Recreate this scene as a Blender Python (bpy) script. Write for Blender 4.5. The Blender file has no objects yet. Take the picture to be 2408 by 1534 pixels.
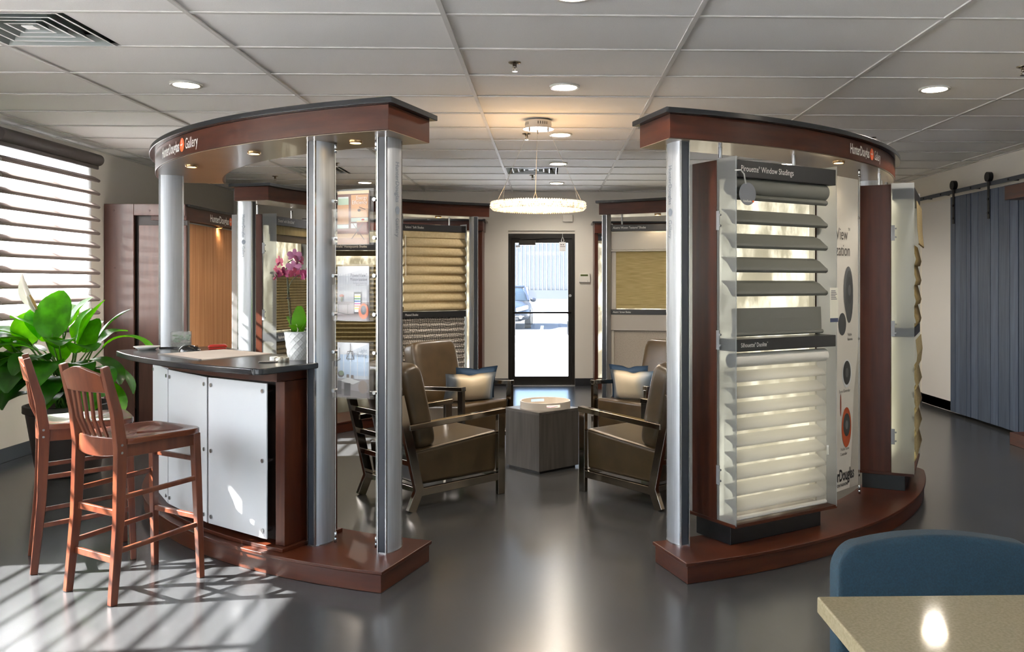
import bpy, math, random
from mathutils import Vector, Matrix
random.seed(7)
sc = bpy.context.scene
C = sc.collection
PI = math.pi
R = math.radians
# ------------------------------------------------------------------ camera
cam = bpy.data.cameras.new('camera'); camo = bpy.data.objects.new('camera', cam); C.objects.link(camo)
cam.sensor_width = 36; cam.lens = 2040 / 2408 * 36
cam.shift_x = (1204 - 1343) / 2408; cam.shift_y = (666 - 767) / 2408
cam.clip_end = 300; cam.clip_start = 0.05
camo.location = (0, 0, 1.45); camo.rotation_euler = (R(90), 0, R(-1.5))
sc.camera = camo
# ------------------------------------------------------------------ world, sun, exposure
wd = bpy.data.worlds.new('sky'); sc.world = wd; wd.use_nodes = True
nt = wd.node_tree; nt.nodes.clear()
sky = nt.nodes.new('ShaderNodeTexSky'); sky.sky_type = 'NISHITA'; sky.sun_disc = False
sky.sun_elevation = R(39); sky.sun_rotation = R(-85); sky.altitude = 100
bgn = nt.nodes.new('ShaderNodeBackground'); bgn.inputs[1].default_value = 0.9
won = nt.nodes.new('ShaderNodeOutputWorld')
nt.links.new(sky.outputs[0], bgn.inputs[0]); nt.links.new(bgn.outputs[0], won.inputs[0])
SUN = Vector((1, 0.09, -0.765)).normalized()
sl = bpy.data.lights.new('sun', 'SUN'); sl.energy = 66; sl.angle = R(0.6); sl.color = (1, 0.965, 0.92)
so = bpy.data.objects.new('sun', sl); C.objects.link(so); so.rotation_euler = SUN.to_track_quat('-Z', 'Y').to_euler()
so.location = (-20, -2, 20)
vs = sc.view_settings
vs.view_transform = 'Standard'; vs.look = 'None'; vs.gamma = 1; vs.use_curve_mapping = False; vs.exposure = 1.24
sc.display_settings.display_device = 'sRGB'
cy = sc.cycles
cy.max_bounces = 10; cy.diffuse_bounces = 5; cy.glossy_bounces = 4; cy.transmission_bounces = 6; cy.transparent_max_bounces = 24
cy.caustics_reflective = False; cy.caustics_refractive = False; cy.sample_clamp_indirect = 6; cy.blur_glossy = 0.5

# ------------------------------------------------------------------ materials
def lin(h, a=1):
    h = h.lstrip('#'); o = []
    for i in (0, 2, 4):
        c = int(h[i:i + 2], 16) / 255
        o.append(c / 12.92 if c <= 0.04045 else ((c + 0.055) / 1.055) ** 2.4)
    return (*o, a)
MC = {}
def nmat(name):
    m = bpy.data.materials.new(name); m.use_nodes = True; MC[name] = m
    n = m.node_tree; b = n.nodes['Principled BSDF']
    return m, n, b
def pr(name, col, rough=0.5, metal=0, coat=0, spec=0.5, emit=None, es=0, bump=0, bscale=200, sheen=0):
    if name in MC: return MC[name]
    m, n, b = nmat(name)
    b.inputs['Base Color'].default_value = lin(col); b.inputs['Roughness'].default_value = rough
    b.inputs['Metallic'].default_value = metal; b.inputs['Coat Weight'].default_value = coat
    b.inputs['Specular IOR Level'].default_value = spec; b.inputs['Sheen Weight'].default_value = sheen
    if emit: b.inputs['Emission Color'].default_value = lin(emit); b.inputs['Emission Strength'].default_value = es
    if bump:
        tc = n.nodes.new('ShaderNodeTexCoord'); t = n.nodes.new('ShaderNodeTexNoise'); t.inputs['Scale'].default_value = bscale
        bp = n.nodes.new('ShaderNodeBump'); bp.inputs['Strength'].default_value = bump; bp.inputs['Distance'].default_value = 0.004
        n.links.new(tc.outputs['Object'], t.inputs['Vector']); n.links.new(t.outputs[0], bp.inputs['Height']); n.links.new(bp.outputs[0], b.inputs['Normal'])
    return m
def noisy(name, c1, c2, scale=(5, 5, 5), rough=0.5, r2=None, detail=6, bump=0, coat=0, nscale=1.0, metal=0, spec=0.5, lo=0.35, hi=0.65):
    """two colours mixed by a stretched noise; grain, mottling, weave"""
    if name in MC: return MC[name]
    m, n, b = nmat(name)
    tc = n.nodes.new('ShaderNodeTexCoord'); mp = n.nodes.new('ShaderNodeMapping'); mp.inputs['Scale'].default_value = scale
    t = n.nodes.new('ShaderNodeTexNoise'); t.inputs['Scale'].default_value = nscale; t.inputs['Detail'].default_value = detail
    cr = n.nodes.new('ShaderNodeValToRGB'); cr.color_ramp.elements[0].position = lo; cr.color_ramp.elements[1].position = hi
    cr.color_ramp.elements[0].color = lin(c1); cr.color_ramp.elements[1].color = lin(c2)
    L = n.links.new
    L(tc.outputs['Object'], mp.inputs[0]); L(mp.outputs[0], t.inputs['Vector']); L(t.outputs[0], cr.inputs[0]); L(cr.outputs[0], b.inputs['Base Color'])
    b.inputs['Roughness'].default_value = rough; b.inputs['Coat Weight'].default_value = coat; b.inputs['Metallic'].default_value = metal
    b.inputs['Specular IOR Level'].default_value = spec
    if r2 is not None:
        mr = n.nodes.new('ShaderNodeMapRange'); mr.inputs['To Min'].default_value = rough; mr.inputs['To Max'].default_value = r2
        mr.inputs['From Min'].default_value = 0.3; mr.inputs['From Max'].default_value = 0.7
        L(t.outputs[0], mr.inputs[0]); L(mr.outputs[0], b.inputs['Roughness'])
    if bump:
        bp = n.nodes.new('ShaderNodeBump'); bp.inputs['Strength'].default_value = bump; bp.inputs['Distance'].default_value = 0.003
        L(t.outputs[0], bp.inputs['Height']); L(bp.outputs[0], b.inputs['Normal'])
    return m
def veil(name, col, trans=0.3, transl=0.4, rough=0.3, gloss=0.05, tcol='#ffffff', fk=0.7):
    """thin sheet: part see-through, part scattering the light through it, part diffuse"""
    if name in MC: return MC[name]
    m = bpy.data.materials.new(name); m.use_nodes = True; MC[name] = m
    n = m.node_tree; n.nodes.clear(); L = n.links.new
    out = n.nodes.new('ShaderNodeOutputMaterial')
    d = n.nodes.new('ShaderNodeBsdfDiffuse'); d.inputs[0].default_value = lin(col)
    tl = n.nodes.new('ShaderNodeBsdfTranslucent'); tl.inputs[0].default_value = lin(col)
    tp = n.nodes.new('ShaderNodeBsdfTransparent'); tp.inputs[0].default_value = lin(tcol)
    g = n.nodes.new('ShaderNodeBsdfGlossy'); g.inputs['Roughness'].default_value = rough
    a = n.nodes.new('ShaderNodeMixShader'); a.inputs[0].default_value = transl; L(d.outputs[0], a.inputs[1]); L(tl.outputs[0], a.inputs[2])
    b = n.nodes.new('ShaderNodeMixShader'); b.inputs[0].default_value = trans; L(a.outputs[0], b.inputs[1]); L(tp.outputs[0], b.inputs[2])
    c = n.nodes.new('ShaderNodeMixShader')
    f = n.nodes.new('ShaderNodeFresnel'); f.inputs[0].default_value = 1.45
    mm = n.nodes.new('ShaderNodeMath'); mm.operation = 'MULTIPLY_ADD'; mm.inputs[1].default_value = fk if gloss else 0; mm.inputs[2].default_value = gloss
    L(f.outputs[0], mm.inputs[0]); L(mm.outputs[0], c.inputs[0])
    L(b.outputs[0], c.inputs[1]); L(g.outputs[0], c.inputs[2]); L(c.outputs[0], out.inputs[0])
    return m
def glow(name, c1, c2, s1, s2, scale=(3, 3, 3), lo=0.45, hi=0.6):
    """backlit picture: two tones of a tree photograph, lit from behind"""
    if name in MC: return MC[name]
    m, n, b = nmat(name); L = n.links.new
    tc = n.nodes.new('ShaderNodeTexCoord'); mp = n.nodes.new('ShaderNodeMapping'); mp.inputs['Scale'].default_value = scale
    t = n.nodes.new('ShaderNodeTexNoise'); t.inputs['Detail'].default_value = 8; t.inputs['Scale'].default_value = 1; t.inputs['Roughness'].default_value = 0.65
    cr = n.nodes.new('ShaderNodeValToRGB'); cr.color_ramp.elements[0].position = lo; cr.color_ramp.elements[1].position = hi
    cr.color_ramp.elements[0].color = lin(c1); cr.color_ramp.elements[1].color = lin(c2)
    mr = n.nodes.new('ShaderNodeMapRange'); mr.inputs['From Min'].default_value = lo; mr.inputs['From Max'].default_value = hi
    mr.inputs['To Min'].default_value = s1; mr.inputs['To Max'].default_value = s2
    L(tc.outputs['Object'], mp.inputs[0]); L(mp.outputs[0], t.inputs['Vector']); L(t.outputs[0], cr.inputs[0]); L(t.outputs[0], mr.inputs[0])
    L(cr.outputs[0], b.inputs['Emission Color']); L(mr.outputs[0], b.inputs['Emission Strength'])
    b.inputs['Base Color'].default_value = lin('#c8c2b0'); b.inputs['Roughness'].default_value = 0.6
    return m
WOOD_H = lambda: noisy('cherry_wood', '#371509', '#482110', (2.2, 2.2, 16), 0.36, None, 5, 0.02, 0.0, 1.6, 0, 0.3)
WOOD_V = lambda: noisy('cherry_wood_upright', '#371509', '#46200f', (18, 18, 1.6), 0.36, None, 5, 0.02, 0.0, 1.6, 0, 0.3)
WOOD_S = lambda: noisy('stool_wood', '#4f271a', '#663824', (16, 16, 2.2), 0.28, None, 5, 0.02, 0.15, 1.6)
LAMI = lambda: pr('black_laminate', '#1c1e22', 0.22)
BLK = lambda: pr('black_matte', '#141416', 0.5)
SIGN = lambda: pr('sign_black', '#1a1b1e', 0.42)
LET = lambda: pr('letter_white', '#e6e4df', 0.5)
ALU = lambda: noisy('brushed_aluminium', '#a9adb2', '#b4b8bd', (90, 90, 3), 0.44, 0.50, 3, 0, 0, 1, 0.75)
CHROME = lambda: pr('polished_nickel', '#a0978b', 0.10, 1.0)
STEEL = lambda: pr('satin_steel', '#b9bbbd', 0.25, 1.0)
LEATH = lambda: noisy('olive_leather', '#3a2e1c', '#453723', (7, 7, 7), 0.32, 0.36, 8, 0.06, 0.05, 1.2)
def FROST():
    if 'frosted_acrylic' in MC: return MC['frosted_acrylic']
    m = veil('frosted_acrylic', '#e8ecee', 0.70, 0.8, 0.35, 0.02); n = m.node_tree
    tp = [q for q in n.nodes if q.bl_idname == 'ShaderNodeBsdfTransparent'][0]; out = tp.outputs[0].links[0].to_socket
    rf = n.nodes.new('ShaderNodeBsdfRefraction'); rf.inputs['IOR'].default_value = 1.12; rf.inputs['Roughness'].default_value = 0.45; rf.inputs['Color'].default_value = lin('#f2f5f6')
    n.links.new(rf.outputs[0], out); return m
CLEAR = lambda: veil('clear_acrylic', '#f4f7f8', 0.94, 0.5, 0.05, 0.004, fk=0.12)
GLASS = lambda: veil('window_glass', '#eef4f4', 0.985, 0.5, 0.02, 0.02)
WALL = lambda: pr('wall_paint', '#dad5cb', 0.85, bump=0.12, bscale=260)
BASEB = lambda: pr('black_vinyl', '#1c1d20', 0.4)

# ------------------------------------------------------------------ mesh helpers
FR = {}
class MB:
    def __init__(s): s.v = []; s.f = []; s.mi = []; s.cur = 0
    def add(s, vs, fs, M=None):
        o = len(s.v)
        for p in vs:
            p = Vector(p); s.v.append(M @ p if M else p)
        for f in fs: s.f.append([i + o for i in f]); s.mi.append(s.cur)
        return s
    def box(s, a, b, M=None):
        (x0, y0, z0), (x1, y1, z1) = a, b
        return s.add([(x0, y0, z0), (x1, y0, z0), (x1, y1, z0), (x0, y1, z0), (x0, y0, z1), (x1, y0, z1), (x1, y1, z1), (x0, y1, z1)],
                     [(0, 3, 2, 1), (4, 5, 6, 7), (0, 1, 5, 4), (1, 2, 6, 5), (2, 3, 7, 6), (3, 0, 4, 7)], M)
    def prism(s, pts, z0, z1, M=None):
        n = len(pts)
        vs = [(x, y, z0) for x, y in pts] + [(x, y, z1) for x, y in pts]
        fs = [tuple(range(n - 1, -1, -1)), tuple(range(n, 2 * n))] + [(i, (i + 1) % n, n + (i + 1) % n, n + i) for i in range(n)]
        return s.add(vs, fs, M)
    def cyl(s, p, q, r, n=12, r2=None, cap=True):
        p, q = Vector(p), Vector(q); d = (q - p).normalized(); r2 = r if r2 is None else r2
        a = d.orthogonal().normalized(); b = d.cross(a)
        vs = [p + (a * math.cos(2 * PI * i / n) + b * math.sin(2 * PI * i / n)) * r for i in range(n)] + [q + (a * math.cos(2 * PI * i / n) + b * math.sin(2 * PI * i / n)) * r2 for i in range(n)]
        fs = [(i, (i + 1) % n, n + (i + 1) % n, n + i) for i in range(n)]
        if cap: fs += [tuple(range(n - 1, -1, -1)), tuple(range(n, 2 * n))]
        return s.add(vs, fs)
    def tube(s, path, r, n=8):
        path = [Vector(p) for p in path]; rs = r if isinstance(r, (list, tuple)) else [r] * len(path)
        a = None; vs = []
        for i, p in enumerate(path):
            d = (path[min(i + 1, len(path) - 1)] - path[max(i - 1, 0)]).normalized()
            a = d.orthogonal().normalized() if a is None else (a - d * a.dot(d)).normalized()
            b = d.cross(a)
            vs += [p + (a * math.cos(2 * PI * k / n) + b * math.sin(2 * PI * k / n)) * rs[i] for k in range(n)]
        fs = [(i * n + k, i * n + (k + 1) % n, (i + 1) * n + (k + 1) % n, (i + 1) * n + k) for i in range(len(path) - 1) for k in range(n)]
        fs += [tuple(range(n - 1, -1, -1)), tuple(range((len(path) - 1) * n, len(path) * n))]
        return s.add(vs, fs)
    def beam(s, path, w, h, side=(1, 0, 0)):
        """rectangular section swept along a path; w along side, h across"""
        path = [Vector(p) for p in path]; sd = Vector(side).normalized(); vs = []
        ws = w if isinstance(w, (list, tuple)) else [w] * len(path); hs = h if isinstance(h, (list, tuple)) else [h] * len(path)
        for i, p in enumerate(path):
            ds = []
            if i > 0: ds.append((path[i] - path[i - 1]).normalized())
            if i < len(path) - 1: ds.append((path[i + 1] - path[i]).normalized())
            d = sum(ds, Vector()).normalized(); up = d.cross(sd).normalized(); k = 1 / max(0.4, d.dot(ds[0]))
            for a, b in ((-1, -1), (1, -1), (1, 1), (-1, 1)): vs.append(p + sd * ws[i] / 2 * a + up * hs[i] / 2 * b * k)
        fs = [(i * 4 + k, i * 4 + (k + 1) % 4, i * 4 + 4 + (k + 1) % 4, i * 4 + 4 + k) for i in range(len(path) - 1) for k in range(4)]
        fs += [(3, 2, 1, 0), tuple(range(len(path) * 4 - 4, len(path) * 4))]
        return s.add(vs, fs)
    def lathe(s, prof, n=24, M=None):
        vs = [(r * math.cos(2 * PI * k / n), r * math.sin(2 * PI * k / n), z) for r, z in prof for k in range(n)]
        fs = [(i * n + k, i * n + (k + 1) % n, (i + 1) * n + (k + 1) % n, (i + 1) * n + k) for i in range(len(prof) - 1) for k in range(n)]
        if prof[0][0] > 1e-4: fs.append(tuple(range(n - 1, -1, -1)))
        if prof[-1][0] > 1e-4: fs.append(tuple(range((len(prof) - 1) * n, len(prof) * n)))
        return s.add(vs, fs, M)
    def grid(s, fn, nu, nv, M=None, wrap=False):
        vs = [fn(i / nu, j / nv) for j in range(nv + 1) for i in range(nu + (0 if wrap else 1))]
        w = nu if wrap else nu + 1
        fs = [(j * w + i, j * w + (i + 1) % w, (j + 1) * w + (i + 1) % w, (j + 1) * w + i) for j in range(nv) for i in range(nu)]
        return s.add(vs, fs, M)
    def mesh(s, name, mats, smooth=False, inv=None):
        me = bpy.data.meshes.new(name)
        me.from_pydata([(inv @ p) if inv else p for p in s.v], [], s.f)
        for m in (mats if isinstance(mats, (list, tuple)) else [mats]): me.materials.append(m)
        if isinstance(mats, (list, tuple)): me.polygons.foreach_set('material_index', s.mi)
        if smooth: me.polygons.foreach_set('use_smooth', [True] * len(me.polygons))
        me.update(); return me
    def build(s, name, mat, parent=None, smooth=False, bevel=0, seg=2, world=False, sharp=None, subsurf=0):
        inv = None
        if parent is not None and world: inv = FR[parent].inverted()
        me = s.mesh(name, mat, smooth or bevel > 0 or sharp is not None, inv)
        o = bpy.data.objects.new(name, me); C.objects.link(o)
        if parent is not None: o.parent = parent; FR[o] = FR[parent]
        else: FR[o] = Matrix()
        if sharp is not None: me.set_sharp_from_angle(angle=R(sharp))
        if bevel:
            b = o.modifiers.new('edge', 'BEVEL'); b.width = bevel; b.segments = seg; b.limit_method = 'ANGLE'; b.angle_limit = R(40); b.harden_normals = True
        if subsurf:
            b = o.modifiers.new('round', 'SUBSURF'); b.levels = subsurf; b.render_levels = subsurf
        return o
def frame(loc, rz=0): return Matrix.Translation(loc) @ Matrix.Rotation(rz, 4, 'Z')
def tag(o, label, cat=None, group=None, kind=None):
    if label: o['label'] = label
    if cat: o['category'] = cat
    if group: o['group'] = group
    if kind: o['kind'] = kind
    return o
def thing(name, label, cat, loc=(0, 0, 0), rz=0, group=None):
    o = bpy.data.objects.new(name, None); C.objects.link(o); o.empty_display_size = 0.1
    o.location = loc; o.rotation_euler = (0, 0, rz); FR[o] = frame(loc, rz)
    return tag(o, label, cat, group)
def struct(name, mb, mat, **k):
    o = mb.build(name, mat, **k); o['kind'] = 'structure'; return o
def copy_tree(o, loc=None, rz=None, label=None, parent=None):
    c = o.copy(); C.objects.link(c); c.parent = parent
    if parent is None:
        if loc is not None: c.location = loc
        if rz is not None: c.rotation_euler = (0, 0, rz)
        FR[c] = frame(c.location, c.rotation_euler[2])
        if label: c['label'] = label
    else: FR[c] = FR[parent]
    for ch in list(o.children): copy_tree(ch, parent=c)
    return c
def pcopy(src, parent, loc=(0, 0, 0), rot=(0, 0, 0)):
    """another piece sharing the mesh"""
    c = src.copy(); C.objects.link(c); c.parent = parent; c.location = loc; c.rotation_euler = rot; FR[c] = FR[parent]; return c
def arc(cx, cy, r, a0, a1, n):
    return [(cx + r * math.cos(R(a0 + (a1 - a0) * i / n)), cy + r * math.sin(R(a0 + (a1 - a0) * i / n))) for i in range(n + 1)]
def sector(cx, cy, r0, r1, a0, a1, n=28, rc0=0, rc1=0):
    """annular sector outline; rc0 / rc1 round the outer corners at a0 / a1"""
    da0 = math.degrees(rc0 / r1); da1 = math.degrees(rc1 / r1); sg = 1 if a1 > a0 else -1
    def corner(a, s, rc):
        if rc == 0: return []
        # quarter turn from the end face onto the outer arc
        out = []
        for i in range(7):
            t = i / 6 * PI / 2
            rr = r1 - rc * (1 - math.sin(t)); aa = a + s * math.degrees(rc * (1 - math.cos(t)) / r1)
            out.append((cx + rr * math.cos(R(aa)), cy + rr * math.sin(R(aa))))
        return out
    pts = corner(a0, sg, rc0) + arc(cx, cy, r1, a0 + sg * da0, a1 - sg * da1, n) + corner(a1, -sg, rc1)[::-1]
    pts += arc(cx, cy, r0, a1, a0, n)
    if sg < 0: pts = pts[::-1]
    return pts
TXT = {}
def glyphs(s, bold=0):
    k = (s, bold)
    if k not in TXT:
        c = bpy.data.curves.new('lettering', 'FONT'); c.body = s; c.size = 1; c.resolution_u = 3; c.offset = bold
        o = bpy.data.objects.new('lettering', c); C.objects.link(o)
        me = bpy.data.meshes.new_from_object(o.evaluated_get(bpy.context.evaluated_depsgraph_get()))
        TXT[k] = ([v.co.copy() for v in me.vertices], [tuple(p.vertices) for p in me.polygons])
        bpy.data.objects.remove(o); bpy.data.curves.remove(c); bpy.data.meshes.remove(me)
    return TXT[k]
def twidth(s, bold=0): return max(v.x for v in glyphs(s, bold)[0])
def text(mb, s, size, fn, x=0, y=0, sx=1.0, bold=0, align='L'):
    """letters mapped into space by fn(u, v), u along the line, v up; trade marks set small and raised"""
    runs = []
    for ch in s:
        k = ch in '\u00ae\u2122'
        if runs and runs[-1][1] == k: runs[-1][0] += ch
        else: runs.append([ch, k])
    place = []; w = 0
    for r_, k in runs:
        q = size * (0.42 if k else 1); lead = len(r_) - len(r_.lstrip()); w += lead * 0.27 * size * sx
        place.append((r_.strip(), q, w + (0.02 * size if k else 0), 0.42 * size if k else 0)); w += twidth(r_.strip(), bold) * q * sx + (len(r_.rstrip()) < len(r_)) * 0.27 * size * sx
    x0 = x - (w if align == 'R' else w / 2 if align == 'C' else 0)
    for r_, q, dx, dy in place:
        vs, fs = glyphs(r_, bold); mb.add([fn(x0 + dx + v.x * q * sx, y + dy + v.y * q) for v in vs], fs)
    return w
def disc(mb, cx, cy, r, fn, n=20, ry=None):
    ry = ry or r
    mb.add([fn(cx + r * math.cos(2 * PI * i / n), cy + ry * math.sin(2 * PI * i / n)) for i in range(n)], [tuple(range(n))])
def quad(mb, x0, y0, x1, y1, fn): mb.add([fn(x0, y0), fn(x1, y0), fn(x1, y1), fn(x0, y1)], [(0, 1, 2, 3)])
def poly(mb, pts, fn): mb.add([fn(*p) for p in pts], [tuple(range(len(pts)))])

# ------------------------------------------------------------------ the room
XL, XR, YB, YF, ZC = -4.40, 4.56, 12.25, -3.2, 2.74
def floor_mat():
    m, n, b = nmat('polished_concrete'); L = n.links.new
    tc = n.nodes.new('ShaderNodeTexCoord')
    t1 = n.nodes.new('ShaderNodeTexNoise'); t1.inputs['Scale'].default_value = 0.7; t1.inputs['Detail'].default_value = 6; t1.inputs['Roughness'].default_value = 0.5
    t2 = n.nodes.new('ShaderNodeTexNoise'); t2.inputs['Scale'].default_value = 38; t2.inputs['Detail'].default_value = 4
    mx = n.nodes.new('ShaderNodeMath'); mx.operation = 'MULTIPLY_ADD'; mx.inputs[1].default_value = 0.35; L(t2.outputs[0], mx.inputs[0]); L(t1.outputs[0], mx.inputs[2])
    cr = n.nodes.new('ShaderNodeValToRGB'); e = cr.color_ramp.elements; e[0].position = 0.25; e[1].position = 1.0
    e[0].color = lin('#313335'); e[1].color = lin('#3c3d3e')
    mr = n.nodes.new('ShaderNodeMapRange'); mr.inputs['From Min'].default_value = 0.35; mr.inputs['From Max'].default_value = 0.65; mr.inputs['To Min'].default_value = 0.25; mr.inputs['To Max'].default_value = 0.29
    L(tc.outputs['Object'], t1.inputs['Vector']); L(tc.outputs['Object'], t2.inputs['Vector']); L(mx.outputs[0], cr.inputs[0]); L(cr.outputs[0], b.inputs['Base Color'])
    b.inputs['Roughness'].default_value = 0.225
    b.inputs['Specular IOR Level'].default_value = 0.6
    return m
struct('floor', MB().box((XL - 0.2, YF - 0.2, -0.12), (XR + 0.2, YB + 0.2, 0)), floor_mat())
W0 = (-2.9, 0.5, 0.3, 2.6); W1 = (0.9, 4.42, 0.95, 2.60); W2 = (7.02, 8.40, 1.02, 2.62)
def wall_with(mb, axis, c0, c1, a0, a1, z1, holes):
    """wall slab between c0..c1 in thickness, a0..a1 in length, with rectangular holes (a, b, zlo, zhi)"""
    def put(p, q, zl, zh):
        if q - p < 1e-4 or zh - zl < 1e-4: return
        mb.box((c0, p, zl), (c1, q, zh)) if axis == 'x' else mb.box((p, c0, zl), (q, c1, zh))
    cur = a0
    for (p, q, zl, zh) in sorted(holes):
        put(cur, p, 0, z1); put(p, q, 0, zl); put(p, q, zh, z1); cur = q
    put(cur, a1, 0, z1); return mb
ZT = 2.95
struct('wall_left', wall_with(MB(), 'x', XL - 0.2, XL, YF, YB + 0.2, ZT, [W0, W1, W2]), WALL())
W3 = [(-2.6, 0.2, 0.9, 2.6)]
struct('wall_right', wall_with(MB(), 'x', XR, XR + 0.2, YF, YB + 0.2, ZT, W3), WALL())
DX0, DX1, DZ = -0.567, 0.375, 2.19
struct('wall_back', wall_with(MB(), 'y', YB, YB + 0.2, XL, XR, ZT, [(DX0, DX1, 0, DZ)]), WALL())
WF = [(-4.1, -2.9, 0.25, 2.6)]
struct('wall_front', wall_with(MB(), 'y', YF - 0.2, YF, XL, XR, ZT, WF), WALL())
BBC = pr('base_vinyl', '#1a1c22', 0.35)
for nm, a, b in (('baseboard_left', (XL, YF, 0), (XL + 0.012, YB, 0.115)), ('baseboard_right', (XR - 0.012, YF, 0), (XR, YB, 0.115)),
                 ('baseboard_back', (XL, YB - 0.012, 0), (DX0, YB, 0.105))):
    struct(nm, MB().box(a, b), BBC, bevel=0.003)
struct('baseboard_back_right', MB().box((DX1, YB - 0.012, 0), (XR, YB, 0.105)), BBC, bevel=0.003)
# ceiling: plenum slab, tees, lay-in tiles
TILE = noisy('ceiling_tile_fibre', '#f0eeea', '#f5f3ef', (170, 170, 170), 0.95, None, 4, 0.25, 0, 1.0)
TEE = pr('ceiling_tee', '#cfccc6', 0.55)
ceil = struct('ceiling', MB().box((XL - 0.2, YF - 0.2, 2.83), (XR + 0.2, YB + 0.2, 2.95)), pr('plenum_board', '#4a4a48', 0.9))
GX = [-0.503 + 1.2195 * k for k in range(-3, 5)]; GY = [4.185 + 0.6096 * j for j in range(-12, 14)]
first = None
for x in GX:
    if first is None: first = MB().box((-0.012, YF, 2.737), (0.012, YB, 2.745)).box((-0.003, YF, 2.745), (0.003, YB, 2.78)).build('grid_runner', TEE, ceil); first.location.x = x
    else: pcopy(first, ceil, (x, 0, 0))
first = None
for y in GY:
    if first is None: first = MB().box((XL, -0.0115, 2.7385), (XR, 0.0115, 2.745)).build('cross_tee', TEE, ceil); first.location.y = y
    else: pcopy(first, ceil, (0, y, 0))
for nm, a, b in (('wall_angle', (XL, YF, 2.736), (XL + 0.022, YB, 2.744)), ('wall_angle', (XR - 0.022, YF, 2.736), (XR, YB, 2.744)), ('wall_angle', (XL, YB - 0.022, 2.736), (XR, YB, 2.744))):
    MB().box(a, b).build(nm, TEE, ceil)
VENTS = [(-2.942, 0), (-0.503, 9), (-2.942, 9), (0.717, 4)]
xs = [XL] + GX + [XR]; ys = [YF] + GY + [YB]; tm = {}
for i in range(len(xs) - 1):
    for j in range(len(ys) - 1):
        x0, x1, y0, y1 = xs[i], xs[i + 1], ys[j], ys[j + 1]
        if any(abs(x0 - vx) < 0.01 and j == vj + 13 for vx, vj in VENTS): x0 += 0.61
        w, h = round(x1 - x0, 3), round(y1 - y0, 3)
        if (w, h) not in tm: tm[w, h] = MB().box((0.0035, 0.0035, 2.747), (w - 0.0035, h - 0.0035, 2.762)).mesh('ceiling_tile', TILE)
        o = bpy.data.objects.new('ceiling_tile', tm[w, h]); C.objects.link(o); o.parent = ceil; o.location = (x0, y0, 0)
# air diffusers
VW = pr('diffuser_white', '#dcdcd8', 0.4); VI = pr('diffuser_steel', '#aab2af', 0.3, 0.3)
VL = ['square four-way air diffuser in the ceiling above the bar stools', 'square air diffuser in the ceiling over the glass exit door path',
      'square air diffuser in the ceiling seen behind the literature holders', 'square air diffuser half hidden above the tall column of the shade display']
for (vx, vj), lb in zip(VENTS, VL):
    y0 = 4.185 + 0.6096 * vj
    t = thing('ceiling_vent', lb, 'vent', (vx + 0.305, y0 + 0.305, 2.737), 0, 'ceiling air diffusers')
    MB().box((-0.292, -0.292, 0.075), (0.292, 0.292, 0.08)).build('duct_plate', pr('duct_dark', '#7d8683', 0.6), t)
    for k, (s, zt) in enumerate(((0.292, 0.0), (0.215, 0.004), (0.15, 0.008), (0.085, 0.012))):
        m = MB(); w = 0.026; s2 = s - 0.012; si = s - 0.05
        def ringf(mb, sa, za, sb, zb):
            vs = [(-sa, -sa, za), (sa, -sa, za), (sa, sa, za), (-sa, sa, za), (-sb, -sb, zb), (sb, -sb, zb), (sb, sb, zb), (-sb, sb, zb)]
            mb.add(vs, [(i, 4 + i, 4 + (i + 1) % 4, (i + 1) % 4) for i in range(4)])
        ringf(m, s, zt, s2, zt); m.cur = 1; ringf(m, s2, zt, si, zt + 0.05)
        m.build('vane_ring', [VW, VI], t)
    MB().box((-0.03, -0.03, 0.014), (0.03, 0.03, 0.02)).build('centre_plate', VW, t)
    MB().tube([(0, 0, 0.02), (0.02, -0.05, 0.04), (0.03, -0.12, 0.05), (0.05, -0.2, 0.068)], 0.006, 6).build('damper_arm', VW, t, smooth=True)
# recessed lights
LENS = pr('lamp_lens', '#fff4e0', 0.5, emit='#ffe6c0', es=14)
TRIM = pr('lamp_trim', '#d8d5cf', 0.4)
def spot(loc, w, ang, parent=None, col=(1, 0.9, 0.78), rad=0.05, blend=0.6):
    l = bpy.data.lights.new('lamp_light', 'SPOT'); l.energy = w; l.spot_size = R(ang); l.spot_blend = blend; l.color = col; l.shadow_soft_size = rad
    o = bpy.data.objects.new('lamp_light', l); C.objects.link(o); o.location = loc
    if parent: o.parent = parent
    return o
DL = [(-2.356, 5.71, 'above the curved service counter'), (0.107, 5.71, 'in the middle of the ceiling before the chandelier'), (2.57, 5.71, 'above the shade towers, next to the barn door side'),
      (0.107, 3.88, 'cut by the top edge of the picture'), (0.107, 7.54, 'beside the chandelier canopy'), (0.107, 9.37, 'just in front of the middle air diffuser'),
      (0.107, 11.2, 'closest to the glass exit door'), (-2.356, 11.2, 'seen between the two columns of literature holders'), (2.57, 7.54, 'added unseen behind the canopy over the shade towers'), (2.57, 9.37, 'added unseen behind the first shade tower'), (2.57, 11.2, 'added unseen behind the lettered aisle column'), (-2.356, 7.54, 'added unseen behind the canopy over the service counter'), (2.57, 3.88, 'reflected in the beige table top')]  # lamps out of sight behind canopies, tower and column are added for brightness
dl0 = None
for x, y, lb in DL:
    lab = 'round recessed ceiling downlight ' + lb
    if dl0 is None:
        dl0 = thing('downlight', lab, 'light', (x, y, 2.737), 0, 'recessed downlights in the ceiling')
        MB().lathe([(0.082, 0.0), (0.098, -0.004), (0.1, 0.0), (0.1, 0.01), (0.082, 0.01), (0.082, 0.0)], 32).build('trim_ring', TRIM, dl0, smooth=True)
        MB().lathe([(0.0001, -0.002), (0.08, -0.001), (0.082, 0.002)], 32).build('lens', LENS, dl0, smooth=True)
        spot((0, 0, -0.02), 34, 160, dl0)
    else: copy_tree(dl0, (x, y, 2.737), 0, lab)
sp0 = None
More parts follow.
